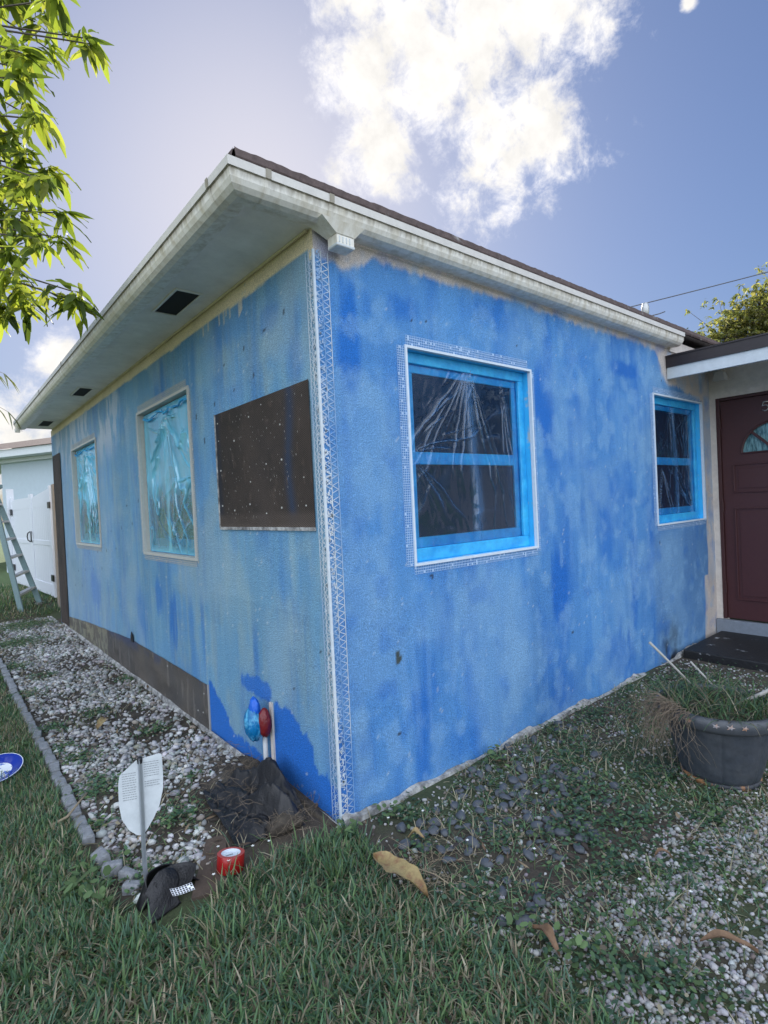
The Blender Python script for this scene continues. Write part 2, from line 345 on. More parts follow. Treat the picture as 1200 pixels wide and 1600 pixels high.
def lath_mat(name, mesh, paper, scale, haxis, hl=(.30,.32,.34)):
    m = mat(name, paper, .75); nt = m.node_tree; L = nt.links.new; b = nt.nodes['Principled BSDF']
    tc = NN(nt, 'ShaderNodeTexCoord'); sp = NN(nt, 'ShaderNodeSeparateXYZ'); L(tc.outputs['Object'], sp.inputs[0])
    def mt(op, a, bb=None, clamp=False):
        n = NN(nt, 'ShaderNodeMath', operation=op, use_clamp=clamp)
        for i, v in enumerate((a, bb)):
            if v is None: continue
            if hasattr(v, 'is_output'): L(v, n.inputs[i])
            else: n.inputs[i].default_value = v
        return n.outputs[0]
    u = mt('MULTIPLY', sp.outputs[haxis], scale); v = mt('MULTIPLY', sp.outputs[2], scale*1.7)
    a = mt('ABSOLUTE', mt('SINE', mt('ADD', u, v))); c = mt('ABSOLUTE', mt('SINE', mt('SUBTRACT', u, v)))
    lo = mt('MINIMUM', a, c)
    r = NN(nt, 'ShaderNodeMapRange'); L(lo, r.inputs[0]); r.inputs[1].default_value = .42; r.inputs[2].default_value = .18
    n = NN(nt, 'ShaderNodeTexNoise', i_Scale=22.0, i_Detail=7.0); L(tc.outputs['Object'], n.inputs['Vector'])
    n2 = NN(nt, 'ShaderNodeTexNoise', i_Scale=3.0, i_Detail=3.0); L(tc.outputs['Object'], n2.inputs['Vector'])
    x0 = NN(nt, 'ShaderNodeMix', data_type='RGBA'); L(mt('MULTIPLY', mt('SUBTRACT', n2.outputs[0], .4), 3, True), x0.inputs[0]); x0.inputs[6].default_value = (*paper, 1); x0.inputs[7].default_value = (paper[0]*.5, paper[1]*.7, paper[2]*1.1, 1)
    x = NN(nt, 'ShaderNodeMix', data_type='RGBA'); L(r.outputs[0], x.inputs[0]); L(x0.outputs[2], x.inputs[6]); x.inputs[7].default_value = (*mesh, 1)
    x2 = NN(nt, 'ShaderNodeMix', data_type='RGBA'); L(mt('MULTIPLY', mt('SUBTRACT', n.outputs[0], .68), 9, True), x2.inputs[0]); L(x.outputs[2], x2.inputs[6]); x2.inputs[7].default_value = (*hl, 1)
    at_ = NN(nt, 'ShaderNodeAttribute', attribute_name='Col'); vmn = NN(nt, 'ShaderNodeVectorMath', operation='MULTIPLY'); L(x2.outputs[2], vmn.inputs[0]); L(at_.outputs['Color'], vmn.inputs[1]); L(vmn.outputs[0], b.inputs['Base Color'])
    bp = NN(nt, 'ShaderNodeBump'); bp.inputs['Strength'].default_value = .8; bp.inputs['Distance'].default_value = .004; L(r.outputs[0], bp.inputs['Height']); L(bp.outputs[0], b.inputs['Normal'])
    return m
M['lath'] = lath_mat('metal_lath_on_paper', (.080,.062,.052), (.012,.009,.007), 205, 1, hl=(.10,.09,.08))
M['fleck'] = mat('dull_fleck', (.38,.36,.32), .7)
M['lath2'] = lath_mat('grey_lath', (.20,.19,.17), (.060,.050,.042), 230, 1, hl=(.26,.25,.22))
def film_mat(name, tint, body, bodyf, gl=.18, rough=.12):
    m = bpy.data.materials.new(name); m.use_nodes = True; nt = m.node_tree; nt.nodes.clear(); L = nt.links.new
    out = NN(nt, 'ShaderNodeOutputMaterial'); tr = NN(nt, 'ShaderNodeBsdfTransparent'); tr.inputs[0].default_value = (*tint, 1)
    g = NN(nt, 'ShaderNodeBsdfGlossy'); g.inputs['Color'].default_value = (.9,.95,1,1); g.inputs['Roughness'].default_value = rough
    d = NN(nt, 'ShaderNodeBsdfDiffuse'); d.inputs[0].default_value = (*body, 1)
    t = NN(nt, 'ShaderNodeBsdfTranslucent'); t.inputs[0].default_value = (*body, 1)
    dt = NN(nt, 'ShaderNodeMixShader'); dt.inputs[0].default_value = .25; L(d.outputs[0], dt.inputs[1]); L(t.outputs[0], dt.inputs[2])
    tc = NN(nt, 'ShaderNodeTexCoord'); n = NN(nt, 'ShaderNodeTexNoise', i_Scale=5.0, i_Detail=5.0); L(tc.outputs['Object'], n.inputs['Vector'])
    a = NN(nt, 'ShaderNodeAttribute', attribute_name='Col')       # film doubled on its folds, with crease highlights painted pale along the ridges
    mul = NN(nt, 'ShaderNodeMath', operation='MULTIPLY'); L(a.outputs['Fac'], mul.inputs[0]); mul.inputs[1].default_value = bodyf; mul.use_clamp = True
    m1 = NN(nt, 'ShaderNodeMixShader'); L(mul.outputs[0], m1.inputs[0]); L(tr.outputs[0], m1.inputs[1]); L(dt.outputs[0], m1.inputs[2])
    lw = NN(nt, 'ShaderNodeLayerWeight'); lw.inputs[0].default_value = .35
    fa = NN(nt, 'ShaderNodeMath', operation='MULTIPLY_ADD', use_clamp=True); L(lw.outputs['Fresnel'], fa.inputs[0]); fa.inputs[1].default_value = .9; fa.inputs[2].default_value = gl
    m2 = NN(nt, 'ShaderNodeMixShader'); L(fa.outputs[0], m2.inputs[0]); L(m1.outputs[0], m2.inputs[1]); L(g.outputs[0], m2.inputs[2])
    bp = NN(nt, 'ShaderNodeBump'); bp.inputs['Strength'].default_value = .25; bp.inputs['Distance'].default_value = .02; L(n.outputs[0], bp.inputs['Height']); L(bp.outputs[0], g.inputs['Normal'])
    L(m2.outputs[0], out.inputs['Surface']); return m
M['film'] = film_mat('clear_masking_film', (.80,.93,1.0), S(110,175,240), .55, gl=.02, rough=.09)
M['filmblue'] = film_mat('cyan_masking_film', (.35,.80,.92), S(120,215,245), 1.15, gl=.12, rough=.14)
M['ground'] = None

# ------------------------------------------------------------------ ground
def build_ground():
    def axis(c0, c1, step, far):
        a = np.arange(c0, c1, step); n = 26; g = np.geomspace(step, far, n)
        return np.concatenate([c0-g[::-1], a, c1+g])
    xs = axis(-3.5, 3.6, .035, 600); ys = axis(-2.6, 8.6, .05, 600)
    X, Y = np.meshgrid(xs, ys, indexing='ij'); Z = gz(np.clip(X, -30, 30), np.clip(Y, -30, 30))
    # dug earth along the foot of the left wall and where the fabric lies
    Z += .035*np.exp(-((X+.10)/.10)**2)*np.exp(-((Y-.55)/.45)**2)
    bed = (X > -.84)&(X < 0)&(Y > .15)&(Y < 7)
    n = fbm(X*3, Y*3, 8); n2 = fbm(X*14, Y*14, 9)
    dirt = np.array([.062,.050,.038]); dg = np.array([.045,.060,.025]); lawn = np.array([.055,.085,.028]); pale = np.array([.12,.11,.09])
    w = sstep(.35, .65, n)[..., None]
    col = dg*(1-w)+dirt*w
    far = (np.hypot(X, Y-2) > 7)[..., None]
    col = np.where(far, lawn*1.5+.0*col, col)
    col = np.where(bed[..., None], dirt*.9 + (pale-dirt)*sstep(.5, .8, n2)[..., None]*.5, col)
    bounce_road = ((Y < -9)&(Y > -15))[..., None]; col = np.where(bounce_road, np.array([.16,.16,.16]), col)  # unseen road, added so sunlit ground bounces light back at the walls
    bounce_drive = ((Y < -2.4)&(Y > -9)&(X > .8)&(X < 6))[..., None]; col = np.where(bounce_drive, np.array([.38,.37,.35]), col)  # unseen pale concrete, also added for sunlight bounced towards the house
    col = col*(.75+.5*n2[..., None])
    nx, ny = X.shape; idx = np.arange(nx*ny).reshape(nx, ny)
    f = np.stack([idx[:-1,:-1], idx[1:,:-1], idx[1:,1:], idx[:-1,1:]], -1).reshape(-1, 4)
    m = mat('ground_soil', (1,1,1), .95, attr=True, var=.35, vscale=20, bump=.8, bscale=70)
    o = put('ground', (np.stack([X, Y, Z], -1).reshape(-1, 3), f), m, smooth=True, cols=col.reshape(-1, 3), origin=(0,0,0))
    tag(o, kind='structure')
build_ground()

# ------------------------------------------------------------------ house
H = 2.6; XE = 4.35; YE = 6.62
house = empty('house', (0, 0, 0))
tag(house, 'single storey stucco house with patchy blue painted walls and taped windows', 'house')
WIN = {'w1': ('R', .515, 1.522, 1.097, 2.158), 'w2': ('R', 3.18, 4.14, 1.128, 2.171), 'w3': ('L', 1.529, 2.625, 1.106, 2.198), 'w4': ('L', 4.101, 5.275, 1.113, 2.187)}
A_ = np.array([.088,.258,.55]); D_ = np.array([.018,.145,.50]); P_ = np.array([.185,.35,.55]); T_ = np.array([.145,.315,.47]); BG = np.array([.56,.50,.45]); CR = np.array([.74,.64,.44]); DEEP = np.array([.012,.135,.52])
def blob(u, v, u0, u1, v0, v1, soft=.6, seed=0, drip=.5):
    uc, vc = (u0+u1)/2, (v0+v1)/2; ru, rv = abs(u1-u0)/2, abs(v1-v0)/2
    nz = (fbm(u*14, v*3.2, seed, 4)-.5)*1.3*drip + (fbm(u*45, v*5, seed+9, 3)-.5)*.9*drip
    d = (np.abs((u-uc)/ru)**2.6+np.abs((v-vc)/rv)**2.6)**(1/2.6)
    return sstep(0, soft, 1.05-d+nz)
def mixc(c, t, k): k = np.clip(k, 0, 1)[..., None]; return c*(1-k)+t*k
def laps(u, v, seed):
    """overlapping roller passes: vertical bands with fairly crisp, slightly wavering edges"""
    t = np.zeros_like(u)
    for k, w in enumerate((.23, .37, .61)):
        uu = (u+.012*(fbm(v*2.2, v*0+k, seed+k, 3)-.5)*2)/w + .37*k; vv = (v+.03*(fbm(u*30, u*0, seed+9+k, 3)-.5))/(w*3.1)+.21*k
        a = _perm[(np.floor(uu).astype(int)*7+np.floor(vv).astype(int)*31+seed) % 257, (seed+k*13) % 257]
        t = t+(a-.5)
    return t
def paint_right(u, v):
    c = np.broadcast_to(A_, u.shape+(3,)).copy()
    st = fbm(u*6, v*1.1, 21, 5); st2 = fbm(u*22, v*2.0, 31, 4); cl = fbm(u*2.6, v*2.2, 41, 4)
    c = mixc(c, D_, sstep(.50, .78, st)*.65); c = mixc(c, P_, sstep(.50, .80, cl)*.55); c = mixc(c, D_, sstep(.60, .85, st2)*.35)
    for i, (u0, u1, v0, v1, k, s) in enumerate([(.09,.25,1.80,2.50,.95,.6),(.09,.16,1.3,1.9,.5,.6),(.40,.66,2.27,2.44,.7,.7),(1.55,1.76,1.66,2.26,.95,.6),(.85,1.5,2.33,2.55,.45,.8),
        (2.5,3.0,2.25,2.38,.85,.5),(2.25,2.9,1.25,1.6,.45,.7),(1.66,1.86,.50,1.12,.95,.6),(2.24,2.52,.80,1.40,.65,.6),(2.68,2.83,.30,1.22,.75,.6),(.60,.80,.58,.92,.6,.8),
        (.22,.35,.47,.59,.75,.5),(2.12,2.75,-.05,.42,.65,.5),(.41,.56,.28,.53,.6,.8),(1.42,2.1,-.1,.35,.45,.7),(1.9,2.1,1.7,2.3,.35,.8),(.62,1.1,.0,.25,.45,.8)]):
        c = mixc(c, D_, blob(u, v, u0, u1, v0, v1, s, 50+i)*k)
    for i, (u0, u1, v0, v1, k) in enumerate([(.26,.5,1.2,2.1,.6),(.08,.2,.0,.6,.75),(2.9,3.15,1.2,2.3,.4),(1.05,1.42,.05,1.0,.45),(2.0,2.25,.5,1.9,.4),(.3,1.2,.6,1.05,.35),(.15,.4,.62,1.2,.4)]):
        c = mixc(c, P_, blob(u, v, u0, u1, v0, v1, .9, 80+i, .6)*k)
    c = mixc(c, P_*1.2, sstep(.58, .74, fbm(u*24, v*1.3, 33, 4))*.22*sstep(.4, .6, fbm(u*3, v*2, 35, 2))); c = mixc(c, np.array([.05,.19,.48]), sstep(.60, .72, fbm(u*34, v*1.7, 34, 4))*.35*sstep(.42, .6, fbm(u*2.5, v*2, 36, 2)))
    c = c*(1+.11*laps(u, v, 5)[..., None]*np.array([1.5,1.1,.6]))
    # a roller-width edge
    c = c*(1+.10*(sstep(1.43, 1.445, u)*(1-sstep(1.45, 1.75, u))*(v < 1.05))[..., None]*-1)
    # greyer bay under the small window
    g = sstep(3.05, 3.12, u)*(1-sstep(1.0, 1.2, v)); c = mixc(c, np.array([.10,.22,.42]), g*.75)
    g = sstep(3.0, 3.4, u)*sstep(1.0, 1.1, v); c = mixc(c, np.array([.10,.24,.46]), g*.5)
    # charred smudge
    sm = np.exp(-((u-3.36)/.13)**2-((v-.12)/.17)**2); c = mixc(c, np.array([.012,.014,.02]), sm*2.1*(.4+fbm(u*20, v*10, 6)))
    # unpainted top, right margin and notch
    top = 2.545 + .045*(fbm(u*3, u*0, 60, 3)-.5)*2 + .05*(fbm(u*30, u*0+3, 61, 3)-.5)
    top = top - .05*(1-sstep(.22, .34, u)) - .025*np.exp(-((u-.16)/.06)**2) - (u > 3.2)*sstep(3.2, 3.5, u)*.27 - sstep(3.5, 4.2, u)*.08 
    k = sstep(-.015, .02, v-top); 
    right = 4.17 + .06*(fbm(v*2.2, v*0, 62, 3)-.5)*2 - .08*(v < .6) 
    k = np.maximum(k, sstep(-.01, .012, u-right))
    k = np.maximum(k, .8*blob(u, v, 3.3, 3.9, 2.27, 2.6, .3, 99, .2))
    bgc = BG*(.82+.36*fbm(u*7, v*4, 63)[..., None]); c = mixc(c, bgc, k)
    c = mixc(c, bgc*.9, sstep(.0, .01, .045+.03*fbm(u*9, u*0, 64)-v)*.0)
    # drips of bare wall at the painted edge, pale specks
    sp = sstep(.955, .97, vnoise(u*75, v*75, 70)); c = mixc(c, np.array([.45,.52,.58]), sp*.6)
    c = mixc(c, P_*1.05, sstep(.50, .70, fbm(u*2.2, v*1.9, 74, 5))*.45); c = mixc(c, P_*1.1, sstep(.5, .72, fbm(u*11, v*9, 72, 5))*.45); c = mixc(c, D_, sstep(.55, .8, fbm(u*9, v*7, 73, 5))*.35)
    c = mixc(c, np.array([.06,.08,.08]), ((((u-.371)/.020)**2+((v-.66)/.032)**2+.6*(fbm(u*60, v*60, 71)-.5)) < 1)*1.0)
    for (a, b, r) in [(.62,1.02,.010),(.56,2.30,.009),(.66,2.315,.006),(1.41,2.30,.006),(3.2,.98,.008),(.36,.30,.010),(1.88,.50,.008),(1.2,.93,.004),(2.35,2.2,.006),(3.35,2.30,.008)]:
        c = mixc(c, np.array([.03,.03,.03]), (((u-a)**2+(v-b)**2) < r*r)*.9)
    return c
def paint_left(u, v):      # u = y
    c = np.broadcast_to(T_, u.shape+(3,)).copy()
    L2 = np.array([.125,.30,.53]); st = fbm(u*5, v*1.0, 121, 5); st2 = fbm(u*20, v*1.8, 131, 4); cl = fbm(u*2.0, v*2.2, 141, 4); GY = np.array([.24,.36,.40])
    c = mixc(c, L2, sstep(.42, .66, cl)*.65); c = mixc(c, GY, sstep(.48, .75, fbm(u*7, v*6, 143, 5))*.45); c = mixc(c, np.array([.07,.20,.45]), sstep(.5, .8, fbm(u*8, v*2.2, 144, 5))*.5); c = mixc(c, np.array([.05,.19,.47]), sstep(.55, .82, st)*.6); c = mixc(c, GY, sstep(.55, .8, st2)*.5)
    D2 = np.array([.035,.17,.48])
    for i, (u0, u1, v0, v1, k, s, col) in enumerate([(.29,.53,2.25,2.41,.55,.5,D2),(.09,.28,1.95,2.20,.55,.8,D2),(.75,1.2,2.28,2.5,.35,.8,D2),(4.2,4.75,.38,.90,.8,.7,D2),(2.22,2.47,.60,.95,.7,.6,D2),(1.95,2.13,.40,.88,.85,.5,D2),
        (1.44,1.53,.30,1.05,.5,.7,D2),(3.2,3.6,.35,.9,.4,.8,D2),(2.6,2.9,.35,.8,.45,.8,D2),(.74,1.0,1.95,2.12,.35,.8,D2),(.70,.78,.45,.85,.45,.7,D2),
        (.3,.55,2.1,2.3,.55,.9,GY),(.1,.5,.35,1.1,.55,.9,GY),(.55,1.3,.6,1.2,.35,.9,GY),(4.8,6.2,.3,1.2,.5,.9,np.array([.15,.27,.27]))]):
        c = mixc(c, col, blob(u, v, u0, u1, v0, v1, s, 150+i)*k)
    c = mixc(c, GY*1.25, sstep(.58, .74, fbm(u*22, v*1.2, 133, 4))*.25*sstep(.4, .6, fbm(u*2.5, v*2, 135, 2))); c = mixc(c, np.array([.06,.20,.45]), sstep(.60, .72, fbm(u*30, v*1.5, 134, 4))*.3*sstep(.42, .6, fbm(u*2.5, v*2, 136, 2)))
    c = c*(1+.12*laps(u, v, 19)[..., None]*np.array([1.4,1.0,.7])); c = mixc(c, np.array([.30,.43,.50]), sstep(.50, .72, fbm(u*2.4, v*1.8, 138, 5))*.45)
    # paler runs, and paler overall, towards the far end
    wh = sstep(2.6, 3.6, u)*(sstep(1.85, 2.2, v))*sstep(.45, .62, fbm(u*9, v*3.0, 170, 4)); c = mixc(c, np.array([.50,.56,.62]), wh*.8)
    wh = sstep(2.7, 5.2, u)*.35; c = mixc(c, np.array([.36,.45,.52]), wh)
    # fresh deep blue along the foot near the corner, brushed edge
    ej = .10*(fbm(u*16, u*0, 180, 4)-.5)+.05*(fbm(u*60, u*0, 181, 3)-.5)
    edge = np.interp(u, [0,.04,.19,.20,.30,.36,.45,.56,.58,.6,.95,1.1,1.41,1.44], [.15,.19,.21,.30,.33,.38,.42,.40,.20,.10,.08,.12,.34,.32])+ej
    k = sstep(-.006, .010, edge-v)*(u < 1.44); c = mixc(c, DEEP, k*.92)
    c = mixc(c, DEEP, blob(u, v, .56, .95, .38, .50, .25, 190, .5)*.8)
    # cream band left unpainted under the soffit
    top = 2.517+.012*(fbm(u*4, u*0, 200, 3)-.5)*2+.012*(fbm(u*25, u*0, 201, 3)-.5) - .05*(u < .04)
    k = sstep(-.004, .006, v-top); c = mixc(c, CR*(.85+.3*fbm(u*6, v*9, 202)[..., None]), k)
    dr = sstep(.60, .64, fbm(u*50, u*0, 203, 2))*(v > top-.10*fbm(u*33, u*0, 204))*(v < top)*(np.abs(u-.95) < .3); c = mixc(c, CR, dr*.6)
    for j in range(34):
        a = .1+5.6*((j*.618)%1)**1.3; b = .5+1.95*((j*.377+.13)%1); r = .005+.006*((j*.71)%1)
        c = mixc(c, np.array([.03,.035,.04]), ((((u-a)/r)**2+((v-b)/(r*1.5))**2) < 1)*.85)
    sp = sstep(.955, .97, vnoise(u*65, v*65, 210)); c = mixc(c, np.array([.45,.52,.55]), sp*.6)
    return c
def wall_grid(side):
    wins = [w for w in WIN.values() if w[0] == side]; end = XE if side == 'R' else YE
    us = np.arange(0, end+.001, .0125 if side == 'R' else .016); vs = np.arange(-.1, H+.001, .0125)
    ex = [end]; ez = [H]
    for w in wins: ex += [w[1], w[2]]; ez += [w[3], w[4]]
    def merge(a, e):
        for x in e: a = a[np.abs(a-x) > .006]
        return np.sort(np.concatenate([a, e]))
    us = merge(us, ex); vs = merge(vs, sorted(set(ez)))
    U, V = np.meshgrid(us, vs, indexing='ij')
    idx = np.arange(U.size).reshape(U.shape)
    f = np.stack([idx[:-1,:-1], idx[1:,:-1], idx[1:,1:], idx[:-1,1:]], -1).reshape(-1, 4)
    cu = ((U[:-1,:-1]+U[1:,1:])/2).ravel(); cv = ((V[:-1,:-1]+V[1:,1:])/2).ravel()
    keep = np.ones(len(f), bool)
    for w in wins: keep &= ~((cu > w[1])&(cu < w[2])&(cv > w[3])&(cv < w[4]))
    f = f[keep]
    rel = .004*(fbm(U*2.5, V*2.5, 300 if side == 'R' else 320)-.5)*sstep(.0, .15, U)*sstep(0, .15, end-U)
    for w in wins:
        dd = np.maximum(np.maximum(w[1]-U, U-w[2]), np.maximum(w[3]-V, V-w[4])); rel = rel*sstep(0, .12, dd)
    if side == 'R': P = np.stack([U, rel*1.0, V], -1).reshape(-1, 3); col = paint_right(U, V)
    else: P = np.stack([rel*1.0, U, V], -1).reshape(-1, 3); f = f[:, ::-1]; col = paint_left(U, V)
    return P, f, col.reshape(-1, 3)
P, f, col = wall_grid('R'); wr = put('front_wall', (P, f), M['stucco'], house, cols=col, label='bright blue stucco wall with darker vertical streaks')
P, f, col = wall_grid('L'); wl = put('side_wall', (P, f), M['stucco'], house, cols=col, label='greyer blue side wall with a cream band under the eave')
# unseen walls that close the house
g = G().box((.05, YE-.15, -.1), (9.5, YE, H)).box((9.35, -1.2, -.1), (9.5, YE-.15, H)); put('rear_wall', g, M['beige'], house)

def frame(side, u0, u1, v0):
    if side == 'R': return lambda u, v, n: (u0+u, -n, v0+v)
    return lambda u, v, n: (-n, u1-u, v0+v)
def perforated(g, P, u0, u1, v0, v1, n, cell=.012, solid=.2):
    """strip with rows of real punched holes, between (u0,v0)-(u1,v1)"""
    nu = max(3, round((u1-u0)/cell)); nv = max(3, round((v1-v0)/cell))
    du = (u1-u0)/nu; dv = (v1-v0)/nv; t = .12
    for i in range(nu):
        for j in range(nv):
            x0 = u0+i*du; y0 = v0+j*dv; x1 = x0+du; y1 = y0+dv; a0, a1 = x0+du*t, x1-du*t; b0, b1 = y0+dv*t, y1-dv*t
            if random.random() < .05: g.add([P(x0,y0,n), P(x1,y0,n), P(x1,y1,n), P(x0,y1,n)], [(0,1,2,3)]); continue
            g.add([P(x0,y0,n), P(x1,y0,n), P(x1,y1,n), P(x0,y1,n), P(a0,b0,n), P(a1,b0,n), P(a1,b1,n), P(a0,b1,n)], [(0,1,5,4),(1,2,6,5),(2,3,7,6),(3,0,4,7)])
def ridges(U, V, W, Hh, gathers, amp, seed, k=26):
    h = np.zeros_like(U); th = np.zeros_like(U)
    for i, (gu, gv, w, R0, a0, a1) in enumerate(gathers):
        a = np.arctan2(V-gv, U-gu); r = np.hypot(U-gu, V-gv)
        ph = a*k*(.28+.5*fbm(a*1.3+5, a*0, seed+i*7, 2)) + 2.2*fbm(U*3+i, V*3, seed+i*5, 3)*3
        s = 1-np.abs(np.sin(ph+2.0*fbm(a*4+9, r*2, seed+20+i)))
        s = s**3.2*sstep(.34, .56, fbm(a*3.5+30, r*1.6, seed+40+i, 3))
        fall = np.exp(-r/R0)*sstep(.0, .05, r)
        am = np.mod(a-math.radians(a0), 2*PI); wd = math.radians(a1-a0); fall = fall*sstep(0, .18, am)*(1-sstep(wd-.18, wd, am))
        h += s*fall*w; th += s**2*fall*w
    h += .45*(fbm(U*5, V*5, seed+60, 4)-.5) + .35*np.abs(fbm(U*9, V*4, seed+70, 3)-.5)
    return h*amp, th
def window(key, style, label):
    side, u0, u1, v0, v1 = WIN[key]; W = u1-u0; Hh = v1-v0; P = frame(side, u0, u1, v0)
    w = empty('window', P(0, 0, 0)); w.parent = house; w.location = Vector(P(0, 0, 0)); w['label'] = label
    bm = M['bead'] if side == 'R' else M['beadc']
    # bead: nose plus punched flange nailed on the wall face
    g = G(); b = .013 if side == 'R' else .020
    for (a0, a1, c0, c1) in ((-b, W+b, Hh, Hh+b), (-b, W+b, -b, 0), (-b, 0, 0, Hh), (W, W+b, 0, Hh)): g.fbox(P, a0, a1, c0, c1, -.012, .010)
    fl = .05
    put('stop_bead', g, bm, w)
    g = G()
    perforated(g, P, -b-fl, -b, -.01, Hh+.005, .0035); perforated(g, P, W+b, W+b+fl*.55, -.03, Hh, .0035)
    perforated(g, P, -b+.01, W-.02, Hh+b, Hh+b+fl, .0035); perforated(g, P, -b, W+.01, -b-fl*.8, -b, .0035)
    put('punched_flange', g, M['flange'] if side == 'R' else M['beadc'], w)
    # recess and frame
    g = G(); dp = -.085
    g.fbox(P, 0, W, 0, Hh, dp-.02, dp)
    for (a0, a1, c0, c1) in ((-.012, 0, 0, Hh), (W, W+.012, 0, Hh), (0, W, -.012, 0), (0, W, Hh, Hh+.012)): g.fbox(P, a0, a1, c0, c1, dp, -.013)
    put('reveal', g, M['revealr'] if side == 'R' else M['reveal'], w)
    t = .055 if style == 'sash' else .045
    g = G(); z1 = -.045
    for (a0, a1, c0, c1) in ((0, W, Hh-t, Hh), (0, W, 0, t*1.2), (0, t, t*1.2, Hh-t), (W-t, W, t*1.2, Hh-t)): g.fbox(P, a0, a1, c0, c1, dp, z1)
    fr = put('taped_frame', g, M['tape'], w, bevel=.004, label='window frame covered with bright blue tape')
    g = G(); s = .042; z2 = -.068; mid = Hh*.5 if style == 'sash' else Hh*.47
    for (a0, a1, c0, c1) in ((t, W-t, Hh-t-s, Hh-t), (t, W-t, t*1.2, t*1.2+s*1.3), (t, t+s, t*1.2+s*1.3, Hh-t-s), (W-t-s, W-t, t*1.2+s*1.3, Hh-t-s), (t+s, W-t-s, mid-.035, mid+.03)): g.fbox(P, a0, a1, c0, c1, dp, z2)
    put('taped_sash', g, M['tape'], w, bevel=.004)
    for (c0, c1) in ((t*1.2+s*1.3, mid-.035), (mid+.03, Hh-t-s)):
        g = G(); g.fbox(P, t+s, W-t-s, c0, c1, dp+.001, dp+.004); put('glass_pane', g, M['pane'], w)
    # creased masking film
    n = 230; mu = t*.7 if style == 'sash' else .006
    us = np.linspace(mu, W-mu, n); vs = np.linspace(mu, Hh-mu, n); U, V = np.meshgrid(us, vs, indexing='ij')
    seed = {'w1': 400, 'w2': 500, 'w3': 600, 'w4': 700}[key]
    if style == 'sash':
        ga = [(W*.52, Hh*1.0, 1.0, .45, -158, -62), (t*.8, Hh*.52, 1.2, .38, 2, 62), (t, Hh*.50, .8, .40, -62, -18), (W*.80, Hh*.95, .6, .40, -110, -70), (W*.72, Hh*.48, .5, .3, -95, -50)]
        if key == 'w2': ga = [(W*.48, Hh*1.0, .8, .5, -120, -70), (W*.95, Hh*.95, 1.0, .45, -160, -110), (W*.9, Hh*.1, .9, .4, 95, 165), (W*.25, Hh*.45, 1.0, .4, -110, -50)]
        h, th = ridges(U, V, W, Hh, ga, .017, seed, 34)
        cf = np.exp(-((U-W*(.53+.02*np.sin(V*5)))/(W*.035))**2); h += .006*cf*(.5+fbm(U*50, V*4, seed+3)); th = th*1.3+cf*.38
        base = -.060; fm = M['film']
    else:
        ga = [(W*.48, Hh*.93, 1.6, .65, -175, -5), (W*.55, .06, .6, .25, 5, 175), (W*.1, Hh*.9, .8, .25, -90, 0), (W*.95, Hh*.5, .9, .25, 120, 250)]
        h, th = ridges(U, V, W, Hh, ga, .024, seed, 15)
        edge = np.exp(-np.minimum(np.minimum(U, W-U), np.minimum(V, Hh-V))/.035)
        up = sstep(.30, .55, V/Hh)
        th = .20+th*1.1+edge*.8+.42*up+.6*(fbm(U*5, V*2.5, seed+5)-.35)*up; base = -.038; fm = M['filmblue']
        cf = np.exp(-((U-W*.45)/(W*.03))**2); th += cf*.6
    pin = np.minimum(np.minimum(U, W-U), np.minimum(V, Hh-V)); h = h*sstep(0, .05, pin)
    pts = np.array([P(a, b_, base+c) for a, b_, c in zip(U.ravel(), V.ravel(), h.ravel())])
    idx = np.arange(n*n).reshape(n, n); f = np.stack([idx[:-1,:-1], idx[1:,:-1], idx[1:,1:], idx[:-1,1:]], -1).reshape(-1, 4)
    put('plastic_film', (pts, f), fm, w, smooth=True, cols=np.repeat(np.clip(th, 0, 1.2).reshape(-1, 1), 3, 1))
    if style != 'sash':        # loose bunched tape along the head
        g = G(); rr = random.Random(seed)
        for k in range(9):
            a = W*(.07+.105*k)+rr.uniform(-.02,.02); g.tube([P(a-.09, Hh*.985-.05*rr.random(), -.03), P(a, Hh*.975-.045*rr.random(), -.018), P(a+.08, Hh*.98-.06*rr.random(), -.03)], [.003, .005+.007*rr.random(), .003], 5)
        put('bunched_tape', g, M['tape'], w, smooth=True)
    return w
window('w1', 'sash', 'large window beside the house corner, blue tape and clear creased film')
window('w2', 'sash', 'small front window next to the maroon door, taped in blue')
window('w3', 'blue', 'side window nearer the corner, covered in shiny cyan film')
window('w4', 'blue', 'far side window, covered in shiny cyan film')

